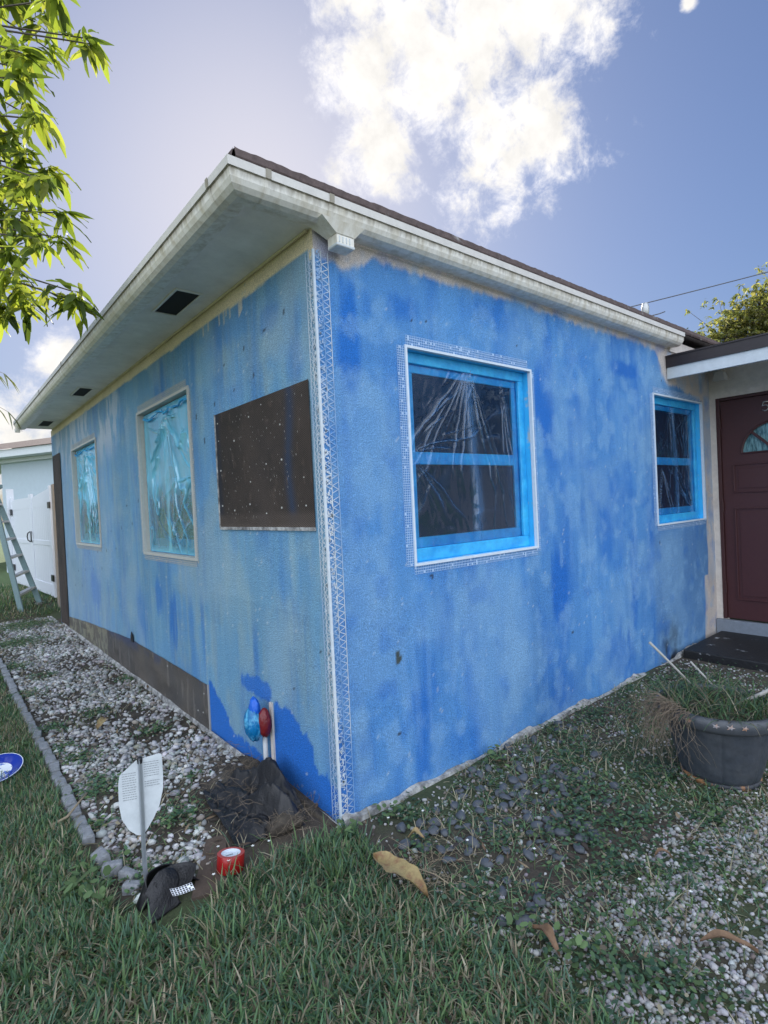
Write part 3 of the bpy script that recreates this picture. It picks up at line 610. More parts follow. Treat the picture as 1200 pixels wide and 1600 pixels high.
# corner bead: real lattice
def corner_bead():
    cb = empty('corner_bead', (0, 0, 0)); cb.parent = house; z0, z1 = .0, 2.505
    def tint(g, seed, amt):
        v = np.array(g.v); k = sstep(.42, .62, fbm(v[:, 2]*1.6+v[:, 0]*20, v[:, 1]*22, seed, 4))[:, None]*amt
        return np.array([.62,.68,.72])*(1-k)+np.array([.16,.36,.66])*k
    g = G()
    zz = np.linspace(z0, z1, 90); w1 = .0012*(fbm(zz*3, zz*0, 5)-.5)*2
    for a, b, p, q in zip(zz[:-1], zz[1:], w1[:-1], w1[1:]):
        g.add([(-.006+p,-.006,a),(.004+p,-.006,a),(.004+p,.004,a),(-.006+p,.004,a),(-.006+q,-.006,b),(.004+q,-.006,b),(.004+q,.004,b),(-.006+q,.004,b)], [(0,1,5,4),(3,0,4,7),(1,2,6,5),(2,3,7,6)])
    put('bead_nose', g, M['beadp'], cb, cols=tint(g, 3, .25))
    for side in (0, 1):
        g = G(); cols = ((.003, .034), (.037, .070)) if side else ((.003, .030), (.033, .055))
        P = (lambda u, v, n: (u, -n, v)) if side else (lambda u, v, n: (-n, u, v))
        for (a, b) in cols:
            for c0, c1 in zip(zz[:-1], zz[1:]): g.fbox(P, b, b+.0022, c0, c1, .004, .006)
            k = 0; z = z0; p = .016
            while z < z1-.03:
                lo, hi = (a, b) if k % 2 else (b, a)
                n = .005; d = .0016
                if random.random() > .03: g.add([P(lo, z-d, n), P(hi, z+p-d, n), P(hi, z+p+d, n), P(lo, z+d, n)], [(0,1,2,3)])
                z += p; k += 1
        # render smeared through the holes close to the nose
        for _ in range(420):
            z = random.uniform(z0, z1); u = random.uniform(.003, .032); w = random.uniform(.003, .009); h = random.uniform(.005, .016)
            g.add([P(u, z, .0046), P(u+w, z+.002, .0046), P(u+w*.8, z+h, .0046), P(u-w*.2, z+h*.8, .0046)], [(0,1,2,3)])
        put('lattice_flange', g, M['beadp'], cb, cols=tint(g, 8+side, .85 if side else .5))
M['beadp'] = mat('paint_smeared_bead', (1,1,1), .55, attr=True, var=.1, vscale=15)
corner_bead()

# lath patches on the side wall
def lath_panel():
    P = lambda u, v, n: (-n, u, v)
    y0, y1, z0, z1 = .08, 1.107, 1.305, 1.965
    def sheet(u0, u1, v0, v1f, n, fn, step=.012):
        us = np.arange(u0, u1+step*.5, step); tt = np.linspace(0, 1, max(4, int(.7/step/1.2) if u1-u0 < 1.5 else 26)); Ug, Tg = np.meshgrid(us, tt, indexing='ij'); Vg = v0+(v1f(Ug)-v0)*Tg
        nb = n+.004*(fbm(Ug*6, Vg*6, 91, 3)-.3)*sstep(0, .08, Tg)*sstep(0, .08, 1-Tg); pts = np.stack([-nb, Ug, Vg], -1).reshape(-1, 3)
        idx = np.arange(Ug.size).reshape(Ug.shape); f = np.stack([idx[:-1,:-1], idx[:-1,1:], idx[1:,1:], idx[1:,:-1]], -1).reshape(-1, 4)
        return (pts, f), fn(Ug, Vg).reshape(-1, 3)
    def tone(u, v):
        c = np.broadcast_to(np.array([1.0,.92,.86]), u.shape+(3,)).copy()*(.5+1.6*fbm(u*6, v*6, 92, 5))[..., None]
        c = mixc(c, np.array([.7,1.6,3.8]), np.exp(-((u-.27-.02*np.sin(v*9))/.035)**2)*.85)
        c = mixc(c, np.array([.4,.7,1.5]), sstep(1.02, 1.09, u)*.8)
        c = mixc(c, np.array([2.6,2.5,2.4]), (1-sstep(1.36, 1.395, v))*(.35+.9*fbm(u*9, v*22, 93, 4))); c = mixc(c, np.array([3.2,3.1,2.9]), (1-sstep(1.318, 1.330, v+.008*fbm(u*12, v*0, 94)))*.8)
        c = mixc(c, np.array([2.2,2.1,2.0]), np.exp(-((v-1.395)/.004)**2)*.6)
        c = mixc(c, np.array([2.4,2.2,2.0]), sstep(.70, .78, fbm(u*38, v*16, 95, 3))*.8)
        return c
    (pts, f), cc = sheet(y0, y1, z0, lambda u: u*0+z1, .006, tone)
    o = put('lath_panel', (pts, f), M['lath'], house, cols=cc, label='square of black wire lath beside the corner bead')
    g = G(); rr = random.Random(3)
    pos = [(y0+.08+(y1-y0-.14)*i/5+rr.uniform(-.03,.03), z0+.10+(z1-z0-.16)*j/4+rr.uniform(-.03,.03)) for i in range(6) for j in range(5)]
    for (a, b) in pos:
        if rr.random() < .5: continue
        s = rr.choice((.0035, .0045, .0025)); put('staple', G().fbox(P, a-s, a+s, b-s, b+s, .007, .010), M['beadc'], o)
    for _ in range(130):
        a = rr.uniform(y0+.05, y1-.05); b = rr.uniform(z0+.05, z1-.03); q_ = rr.uniform(.3, 1); g.fbox(P, a-.0010*q_, a+.0010*q_, b-.005*q_, b+.005*q_, .0092, .0100)
    fk = put('foam_flecks', g, M['fleck'], o); fk['kind'] = 'stuff'
    g = G().fbox(P, y0, y1, z0-.012, z0+.004, .002, .011).fbox(P, y1-.004, y1+.010, z0, z1, .002, .010)
    put('lath_edge', g, M['concrete'], o)
    # strip along the foot of the wall
    def tone2(u, v):
        c = np.broadcast_to(np.array([1.0,.96,.92]), u.shape+(3,)).copy()*(.55+.95*fbm(u*4, v*9, 96, 5))[..., None]
        c = mixc(c, np.array([2.4,2.5,2.0]), sstep(4.0, 4.05, u)*(.25+.75*sstep(.42, .6, fbm(u*14, v*14, 97, 3))))
        c = mixc(c, np.array([.5,.8,1.9]), sstep(.5, .7, fbm(u*5, v*5, 98, 3))*sstep(.20, .30, v)*.7)
        c = mixc(c, np.array([2.2,2.1,1.9]), sstep(.62, .75, fbm(u*20, v*5, 99, 4))*.6)
        return c
    (pts, f), cc = sheet(1.44, 6.0, -.05, lambda u: np.interp(u, [1.44, 3.2, 5.0, 6.0], [.30, .315, .22, .15])+.012*(fbm(u*8, u*0, 12)-.5), .007, tone2)
    o2 = put('lath_strip', (pts, f), M['lath2'], house, cols=cc, label='band of grey wire lath along the foot of the side wall')
    g = G().fbox(P, 1.432, 1.442, -.05, .30, .001, .010); put('strip_edge', g, M['fleck'], o2)
    for (a, b) in ((1.50,.23),(1.62,.09),(1.53,.10),(2.2,.27)): put('staple', G().fbox(P, a-.004, a+.004, b-.004, b+.004, .009, .012), M['beadc'], o2)
    g = G().fbox(P, 3.08, 3.15, .30, .35, .009, .014); g.add([P(3.08,.35,.009), P(3.15,.35,.009), P(3.12,.39,.009), P(3.08,.35,.014), P(3.15,.35,.014), P(3.12,.39,.014)], [(0,1,2),(3,5,4),(0,2,5,3),(1,4,5,2)])
    put('paper_flap', g, M['black'], o2)
    (pts, f), cc = sheet(6.02, 6.56, 0, lambda u: u*0+2.25, .008, lambda u, v: np.broadcast_to(np.array([.85,.70,.62]), u.shape+(3,))*(.35+.7*fbm(u*8, v*5, 101, 4))[..., None]); put('lath_strip', (pts, f), M['lath2'], house, cols=cc, label='tall dark lath strip at the far end of the side wall')
    # skirting crumbs
    n = 170; us = np.linspace(.0, 4.3, n); g = G(); v = []
    hh = np.maximum(.004, -.028+.085*fbm(us*3, us*0, 15, 5)+.035*fbm(us*30, us*0, 16)*sstep(.35, .6, fbm(us*3, us*0, 15, 5))); dd = .014+.022*fbm(us*6, us*0, 17)
    for i in range(n): v += [(us[i], .0, -.05), (us[i], -dd[i]*1.8, -.05), (us[i], -dd[i], hh[i]*.7), (us[i], -.002, hh[i])]
    g.add(v, [(i*4+j, (i+1)*4+j, (i+1)*4+j+1, i*4+j+1) for i in range(n-1) for j in range(3)])
    put('footing', g, M['concrete'], house, label='crumbling pale render along the foot of the front wall')
    us = np.linspace(.0, 6.4, n); g = G(); v = []
    hh = .004+.022*fbm(us*4, us*0, 25); dd = .010+.022*fbm(us*5, us*0, 27)
    for i in range(n): v += [(.0, us[i], -.05), (-dd[i]*1.8, us[i], -.05), (-dd[i], us[i], hh[i]*.6), (-.010, us[i], hh[i])]
    g.add(v, [(i*4+j, i*4+j+1, (i+1)*4+j+1, (i+1)*4+j) for i in range(n-1) for j in range(3)])
    put('footing', g, M['concrete'], house)
lath_panel()

# roof, soffit, gutters
def roofing():
    sx, gy = -.31, -.0
    # soffit with three vent openings (the vents sit in it, so the panel is one sheet with the vents recessed proud of it)
    zt = H
    g = G()
    n = 60; ys = np.linspace(0.0, 6.45, n)
    g.box((sx, -.0, zt), (.0, 6.45, zt+.015)); g.box((0, 0.0, zt+.002), (9.4, 6.55, zt+.017))
    sf = put('soffit', g, M['soffit'], house, label='wide grey soffit under the side eave')
    g = G().box((-.014, .03, zt-.012), (-.006, 6.45, zt-.001)); put('cove_trim', g, M['frieze'], house)
    for (y0, y1, x0, x1) in ((.955, 1.34, -.245, -.118), (3.63, 4.02, -.205, -.10), (5.69, 6.14, -.215, -.10)):
        v = G().box((x0, y0, zt-.004), (x1, y1, zt-.001)); vo = put('soffit_vent', v, M['vent'], house)
        f_ = G(); b = .012
        for (a0, a1, c0, c1) in ((x0-b, x1+b, y0-b, y0), (x0-b, x1+b, y1, y1+b), (x0-b, x0, y0, y1), (x1, x1+b, y0, y1)): f_.box((a0, c0, zt-.009), (a1, c1, zt-.001))
        put('vent_rim', f_, M['soffit'], vo)
    put('soffit_seam', G().box((sx-.003, .0, zt-.0035), (sx+.002, 6.44, zt-.0005)), M['black'], sf)
    # gutter, K-style profile: (outward offset, z)
    prof = [(.0, 2.590), (.058, 2.584), (.084, 2.590), (.101, 2.604), (.111, 2.622), (.115, 2.640), (.115, 2.650), (.123, 2.652), (.125, 2.684), (.118, 2.684), (.114, 2.660), (.0, 2.625)]
    lipi = (7, 8, 9, 10)
    def sweep(profile):
        v = []; path = [(0, 6.50), (1, .0), (2, 3.52)]
        for k in range(3):
            for (d, z) in profile:
                if k == 0: v.append((sx-d, 6.50, z))
                elif k == 1: v.append((sx-d, -.005-d, z))
                else: v.append((3.52, -.005-d, z))
        m = len(profile)
        f = [(k*m+j, k*m+j+1, (k+1)*m+j+1, (k+1)*m+j) for k in range(2) for j in range(m-1)]
        return v, f
    v, f = sweep(prof[:8]); m = 8
    g = G().add(v, f+[tuple(range(m)), tuple(range(3*m-1, 2*m-1, -1))])
    gt = put('gutter', g, M['gutter'], house, smooth=False, label='stained white gutter running round the corner of the eaves')
    v, f = sweep(prof[7:11]+[(.114,2.655)]); g = G().add(v, f+[(0,1,2,3,4), (14,13,12,11,10)]); put('gutter_lip', g, M['lip'], gt)
    # joint bands
    def band(pos, axis, w=.012, e=.0022):
        pr = [(d+e if i else d, z-(e if i < 4 else 0)) for i, (d, z) in enumerate(prof[:8])]+[(.128, 2.686)]
        v = []
        for s_ in (pos-w, pos+w):
            for (d, z) in pr: v.append((s_, -.005-d, z) if axis == 'x' else (sx-d, s_, z))
        m_ = len(pr); g = G().add(v, [(j, j+1, m_+j+1, m_+j) if axis == 'x' else (j, m_+j, m_+j+1, j+1) for j in range(m_-1)]); put('gutter_joint', g, M['gutter'], gt)
    for p_ in (-.27, .02): band(p_, 'x')
    for p_ in (.06, 3.13, 4.33): band(p_, 'y')
    # drop outlet
    g = G(); c = (.10, -.066)
    top = [(-.03,-.125),(.19,-.125),(.19,-.012),(-.03,-.012)]; bot = [(.052,-.105),(.150,-.105),(.150,-.030),(.052,-.030)]
    v = [(x, y, 2.592) for x, y in top]+[(x, y, 2.548) for x, y in bot]
    g.add(v, [(0,1,5,4),(1,2,6,5),(2,3,7,6),(3,0,4,7)])
    g.box((.056,-.101,2.500), (.146,-.034,2.5485))
    ou = put('gutter_outlet', g, M['gutter'], gt)
    g = G()
    for i in range(4): g.box((.066+.018*i, -.1045, 2.515), (.070+.018*i, -.1005, 2.540))
    g.box((.054,-.103,2.502), (.148,-.1005,2.510)); g.box((.0535,-.100,2.502), (.056,-.036,2.510))
    put('outlet_rib', g, M['nbrtrim'], ou)
    g = G().box((-.425, 6.42, 2.545), (-.37, 6.48, 2.592)); put('gutter_outlet', g, M['gutter'], gt)
    # fascia behind the gutter, exposed to the right of it
    g = G().box((sx, .0, 2.616), (sx+.02, 6.5, 2.70)).box((sx+.02, .0, 2.62), (3.50, .02, 2.70)); g.box((3.50, -.012, 2.56), (5.6, .012, 2.655))
    put('fascia', g, M['beige'], house)
    # shingled hip roof
    slope = math.tan(math.radians(14)); ex0, ex1, ey0, ey1 = -.385, 9.8, -.085, 7.0; zr = 2.705
    mid = (ey0+ey1)/2; rz = zr+(mid-ey0)*slope; run = mid-ey0
    eave = [(ex0, ey0), (ex1, ey0), (ex1, ey1), (ex0, 6.52)]
    v = [(ex0, ey0, zr+.042), (ex1, ey0, zr+.042), (ex1, ey1, zr+.042), (ex0, 6.52, zr+.042), (ex0+run, mid, rz), (ex1-run, mid, rz), (ex0+.4, ey1, zr+.042)]
    g = G().add(v, [(0,1,5,4), (1,2,5), (2,6,4,5), (0,4,3), (3,4,6)])
    rf = put('roof', g, M['shingle'], house, label='brown shingle roof with a thick ragged edge')
    n = 260; g = G()
    def edge(pa, pb, out, n):
        v = []
        for i in range(n+1):
            t = i/n; x = pa[0]+(pb[0]-pa[0])*t; y = pa[1]+(pb[1]-pa[1])*t; j = random.uniform(-.003, .004)*(1 if i % 2 else .3); jz = random.uniform(-.002, .003)
            v += [(x+out[0]*(.004+j), y+out[1]*(.004+j), zr-.002+jz), (x+out[0]*(.010+j), y+out[1]*(.010+j), zr+.012), (x+out[0]*(.003), y+out[1]*(.003), zr+.044+jz)]
        g.add(v, [(i*3+j, (i+1)*3+j, (i+1)*3+j+1, i*3+j+1) for i in range(n) for j in range(2)])
    edge((ex0, ey0), (ex1-4.4, ey0), (0, -1), 260); edge((ex0, 6.52), (ex0, ey0), (-1, 0), 200)
    put('shingle_edge', g, M['shingle_edge'], rf)
    g = G().box((ex0+.004, ey0+.004, zr-.004), (ex1, 6.5, zr+.004)); put('roof_deck', g, M['darkfascia'], rf)
    return rf
roofing()

# entry wing: door wall, door, porch roof
def entry():
    x = XE
    g = G(); dz0, dz1, dy0, dy1 = .18, 2.225, -.97, -.052
    g.box((x, dy1, -.05), (x+.15, .0, H)); g.box((x, dy0, dz1), (x+.15, dy1, H)); g.box((x, -3.2, -.05), (x+.15, dy0, H))
    put('entry_wall', g, M['beige'], house, label='beige wall around the maroon door')
    g = G(); xf = x+.028                                     # jambs and head, set slightly back from the wall face
    g.box((x-.006, dy1-.030, dz0), (x+.10, dy1, dz1)); g.box((x-.006, dy0, dz1-.028), (x+.10, dy1-.030, dz1)); g.box((x-.006, dy0, dz0), (x+.10, dy0+.03, dz1-.028))
    put('door_frame', g, M['doorframe'], house, bevel=.003)
    d = empty('door', (x, dy1-.03, dz0)); d.parent = house; d['label'] = 'maroon panelled front door with a fan light'
    Y0, Y1, Z0, Z1 = dy0+.033, dy1-.033, dz0+.004, dz1-.031; xd = x+.02
    # fan light
    cy, cz, R = (Y0+Y1)/2-.0, 1.70, .265
    # slab with opening for the fan light, built as cells
    pts = []
    n = 24
    arc = [(cy+R*math.cos(PI*i/n), cz+R*math.sin(PI*i/n)) for i in range(n+1)]
    g = G()
    g.box((xd, Y0, Z0), (xd+.04, Y1, cz))
    vv = []; ff = []
    top = [(Y1+(Y0-Y1)*i/n, Z1) for i in range(n+1)]
    outer = []
    for i in range(n+1):
        a = PI*i/n; c_, s_ = math.cos(a), math.sin(a)
        t = min((Y1-cy)/abs(c_) if abs(c_) > 1e-6 else 9, (Z1-cz)/s_ if s_ > 1e-6 else 9); outer.append((cy+c_*t, cz+s_*t))
    for i in range(n+1): vv += [(xd, *arc[i]), (xd, *outer[i]), (xd+.04, *arc[i]), (xd+.04, *outer[i])]
    for i in range(n): a = i*4; b = a+4; ff += [(a, a+1, b+1, b), (a+2, b+2, b+3, a+3), (a, b, b+2, a+2)]
    # corners beyond the ray-cast outline
    g.add(vv, ff)
    for s_ in (Y0, Y1):
        k = min(range(n+1), key=lambda i: abs(math.hypot(outer[i][0]-s_, outer[i][1]-Z1)))
        o1 = outer[k]; nb = [outer[j] for j in (k-1, k+1) if 0 <= j <= n]
        for q in nb: g.add([(xd, *o1), (xd, s_, Z1), (xd, *q)], [(0,1,2)])
    put('door_slab', g, M['door'], d)
    g = G()
    vv = [(xd+.02, cy, cz)]+[(xd+.02, *a) for a in arc]; g.add(vv, [(0, i+1, i+2) for i in range(n)])
    fg = put('fan_light', g, M['fanglass'], d)
    g = G()
    for a in (PI/4, PI/2, 3*PI/4): g.bar((xd+.004, cy, cz), (xd+.004, cy+R*math.cos(a), cz+R*math.sin(a)), .022, .016, (1,0,0))
    g.tube([(xd-.003, cy+R*math.cos(PI*i/n), cz+R*math.sin(PI*i/n)) for i in range(n+1)], .009, 6)
    g.tube([(xd-.003, cy-R, cz), (xd-.003, cy+R, cz)], .009, 6)
    put('glazing_bar', g, M['door'], fg)
    # moulded panels
    for (z0, z1) in ((.36, 1.21), (1.345, 1.610)):
        for (a, b) in ((Y1-.43, Y1-.085), (Y0+.07, Y0+.43)):
            g = G()
            for (p, q, r_, s_) in ((a, b, z1-.014, z1), (a, b, z0, z0+.014), (a, a+.014, z0+.014, z1-.014), (b-.014, b, z0+.014, z1-.014)): g.box((xd-.014, p, r_), (xd, q, s_))
            g.box((xd-.006, a+.04, z0+.04), (xd, b-.04, z1-.04))
            put('door_panel', g, M['door'], d, bevel=.003)
    for z in (.42, 1.18, 1.95): 
        g = G().tube([(x-.008, dy1-.032, z), (x-.008, dy1-.032, z+.10)], .007, 8); put('hinge', g, M['doorframe'], d)
    # house number: 5 and further digits out of frame
    g = G(); zc = 2.095
    y5 = Y1-.355; s = .072
    P5 = [(-.022, .036), (.020, .036), (.026, .004), (.004, .010), (-.016, .002), (-.026, -.018), (-.018, -.034), (.006, -.040), (.026, -.030)]
    # '5' seen from outside: left = +y
    pts = [(-.028, .040), (.014, .040), (.022, .006), (.002, .014), (-.018, .006), (-.026, -.014), (-.016, -.032), (.004, -.038), (.026, -.028)]
    g.tube([(xd-.006, y5+a, zc+b) for a, b in pts], .0055, 6)
    put('house_number', g, M['nickel'], d, smooth=True, label='metal number five on the door')
    g = G().box((x-.055, -1.3, -.05), (x+.0, -.004, .176)); put('threshold', g, M['threshold'], house, bevel=.006, label='grey raised step under the door')
    # floodlight in the corner
    fl = empty('floodlight', (x-.02, -.075, 2.46)); fl.parent = house
    g = G().lathe([(.0,-.0),(.040,.0),(.040,.018),(.0,.022)], (0,0,0), 20)
    g.v = [(x-.001-v[2], -.085+v[0], 2.455+v[1]) for v in g.v]; put('mount', g, M['lamp'], fl, smooth=False)
    g = G().tube([(x-.02,-.085,2.455), (x-.06,-.10,2.45), (x-.09,-.12,2.43)], .013, 8); put('arm', g, M['lamp'], fl, smooth=True)
    g = G(); a = [(x-.06,-.085,2.46),(x-.06,-.185,2.455),(x-.13,-.085,2.45),(x-.13,-.185,2.45)]
    g.add([(x-.075,-.095,2.452),(x-.075,-.165,2.452),(x-.12,-.165,2.445),(x-.12,-.095,2.445),(x-.055,-.085,2.375),(x-.055,-.19,2.375),(x-.165,-.19,2.360),(x-.165,-.085,2.360)],
          [(0,1,2,3),(0,4,5,1),(1,5,6,2),(2,6,7,3),(3,7,4,0)])
    put('lamp_hood', g, M['lamp'], fl, bevel=.004)
    g = G().add([(x-.065,-.095,2.385),(x-.065,-.18,2.385),(x-.155,-.18,2.372),(x-.155,-.095,2.372)], [(0,1,2,3)]); put('lens', g, M['vent'], fl)
    # porch roof: dark edge over white board
    px = 3.45
    pr = empty('porch_roof', (px, 0, 2.3)); pr.parent = house
    g = G().box((px-.012, -3.3, 2.415), (px+.02, -.004, 2.510)); g.box((px-.02, -3.3, 2.500), (px+.02, -.004, 2.512)); put('dark_fascia', g, M['darkfascia'], pr)
    g = G().box((px, -3.3, 2.322), (px+.03, -.004, 2.4145)); put('white_board', g, M['whiteboard'], pr)
    g = G().box((px+.03, -3.3, 2.50), (x, -.004, 2.512)); put('porch_soffit', g, M['soffit'], pr)
    g = G().add([(px-.02,-3.3,2.513),(px-.02,-.02,2.513),(9.3,-.02,3.0),(9.3,-3.3,3.0)], [(0,3,2,1)]); put('shingles', g, M['shingle'], pr)
fm_ = mat('fan_glass', (.22,.40,.42), .12, col2=(.05,.12,.14), vscale=14, stretch=(1,5,1), sharp=(.4,.6)); M['fanglass'] = fm_
entry()
slab = put('doorstep_slab', G().box((3.44, -1.9, -.05), (4.294, -.045, .072)), M['slab'], bevel=.012); tag(slab, 'black tarred slab littered with paint chips below the front door', 'slab')

# ------------------------------------------------------------------ vegetation makers
def blades(pos, length, width, heading, lean, curl, col, seg=4, z=None, az=None):
    n = len(pos); t = np.linspace(0, 1, seg+1)
    dx = np.cos(heading); dy = np.sin(heading); sxx = -dy; syy = dx
    V = np.zeros((n, seg+1, 2, 3))
    ang = lean[:, None] + curl[:, None]*t[None, :]                 # angle from vertical
    step = (length/seg)[:, None]
    hx = np.concatenate([np.zeros((n, 1)), np.cumsum(np.sin(ang[:, :-1])*step, 1)], 1)
    hz = np.concatenate([np.zeros((n, 1)), np.cumsum(np.cos(ang[:, :-1])*step, 1)], 1)
    w = width[:, None]*(1-t[None, :]**2.2)*.5+.0004
    for s, k in ((-1, 0), (1, 1)):
        V[:, :, k, 0] = pos[:, 0:1]+hx*dx[:, None]+s*w*sxx[:, None]
        V[:, :, k, 1] = pos[:, 1:2]+hx*dy[:, None]+s*w*syy[:, None]
        V[:, :, k, 2] = pos[:, 2:3]+hz
    V = V.reshape(-1, 3); m = 2*(seg+1)
    b = (np.arange(n)*m)[:, None]; f = []
    for s in range(seg): f.append(np.stack([b[:, 0]+2*s, b[:, 0]+2*s+1, b[:, 0]+2*s+3, b[:, 0]+2*s+2], -1))
    f = np.stack(f, 1).reshape(-1, 4)
    sh = np.ones((n, seg+1, 2, 1))
    return V, f, (col[:, None, None, :]*sh).reshape(-1, 3)
GREENS = np.array([[.075,.150,.078],[.105,.190,.090],[.052,.108,.065],[.135,.210,.090],[.085,.155,.105]])
DRYC = np.array([[.34,.30,.21],[.27,.24,.17],[.42,.38,.28],[.19,.16,.12]])
def cols_for(n, dry):
    c = GREENS[rng.integers(0, len(GREENS), n)]*rng.uniform(.75, 1.25, (n, 1))
    d = rng.random(n) < dry; c[d] = DRYC[rng.integers(0, len(DRYC), d.sum())]*rng.uniform(.7, 1.1, (d.sum(), 1)); return c
BND = np.array([(-.84,.22),(-.735,.06),(-.585,-.01),(-.30,.03),(0,-.03),(.05,-.25),(-.10,-.45),(-.04,-.71),(.0,-.98),(.03,-1.25),(.2,-1.9)])
def lawn_mask(x, y):
    left = (x < -.885)
    bx = np.interp(-y, -BND[::-1][::-1][:, 1][3:], BND[3:, 0])     # right border for y<0
    front = (y < .03)&(x < np.interp(-y, [-.03,.03,.25,.45,.71,.98,1.25,1.9,3], [0,.0,.05,-.10,-.04,.0,.03,.2,.4])+.05*(vnoise(x*9, y*9)-.5))
    mid = (y < np.interp(x, [-.84,-.735,-.585,-.3,0], [.20,.03,-.03,.0,-.05]))&(x <= 0)
    hole = (np.hypot((x+.70)/1.25, y-.02) < .115)|(np.hypot(x+.49, y-.0) < .035)
    return (left | (front & mid)) & ~hole
def scatter(n, x0, x1, y0, y1): return np.stack([rng.uniform(x0, x1, n), rng.uniform(y0, y1, n)], -1)
def inview(p, z=0, mx=80):
    d = np.column_stack([p, np.full(len(p), z)])-CAM; zz = d@F_; px = 600+854.3*(d@R_)/np.maximum(zz, .01); py = 800-854.3*(d@U_)/np.maximum(zz, .01)
    return (zz > .2)&(px > -mx)&(px < 1200+mx)&(py < 1600+2*mx)
def grass():
    parts = []
    def batch(n, box, dens_fn, lmin, lmax, wmin, wmax, dry, lean=(.1,1.1), seg=4, zoff=0):
        p = scatter(n, *box); k = dens_fn(p[:, 0], p[:, 1]); p = p[rng.random(len(p)) < k]; p = p[inview(p)]
        n = len(p); q = np.column_stack([p, gz(p[:, 0], p[:, 1])-.004+zoff])
        dn = np.clip(dry+.5*(fbm(p[:, 0]*2.2, p[:, 1]*2.2, 77, 3)-.5), 0, 1) if dry > 0 else 0
        c = cols_for(n, 0)
        if dry > 0:
            d = rng.random(n) < dn; c[d] = DRYC[rng.integers(0, len(DRYC), d.sum())]*rng.uniform(.6, 1.1, (d.sum(), 1))
        parts.append(blades(q, rng.uniform(lmin, lmax, n)*(.7+.6*fbm(p[:, 0]*5, p[:, 1]*5, 79, 2)), rng.uniform(wmin, wmax, n), rng.uniform(0, 2*PI, n), rng.uniform(*lean, n), rng.uniform(.1, 1.2, n), c, seg))
    lm = lambda x, y: lawn_mask(x, y)*1.0
    batch(85000, (-2.6, .45, -1.9, .3), lm, .028, .082, .0040, .0085, .20, lean=(.1,1.35))                    # near lawn
    batch(20000, (-2.6, .45, -1.9, .3), lm, .03, .09, .002, .004, .95, lean=(.8, 1.55))        # thatch
    batch(80000, (-2.6, -.8, .0, 3.0), lm, .03, .075, .003, .007, .35)
    batch(45000, (-2.8, -.8, 3.0, 9.0), lm, .03, .07, .004, .008, .35, seg=3)
    batch(12000, (-1.5, .6, 7.3, 11), lambda x, y: x*0+.8, .04, .11, .006, .012, .25, seg=3)
    # tall tufts near the black edging and the wall foot
    batch(1500, (-.95, .15, -.30, .10), lambda x, y: lm(x, y)*(fbm(x*9, y*9, 90, 2) > .48), .07, .13, .004, .008, .12, lean=(.05,.7))
    V = []; F = []; Cc = []; o = 0
    for v, f, c in parts: V.append(v); F.append(f+o); Cc.append(c); o += len(v)
    g = put('grass', (np.concatenate(V), np.concatenate(F)), M['grass'], cols=np.concatenate(Cc), origin=(0,0,0)); tag(g, 'coarse green lawn with dry straw between the blades', 'grass', kind='stuff')
grass()

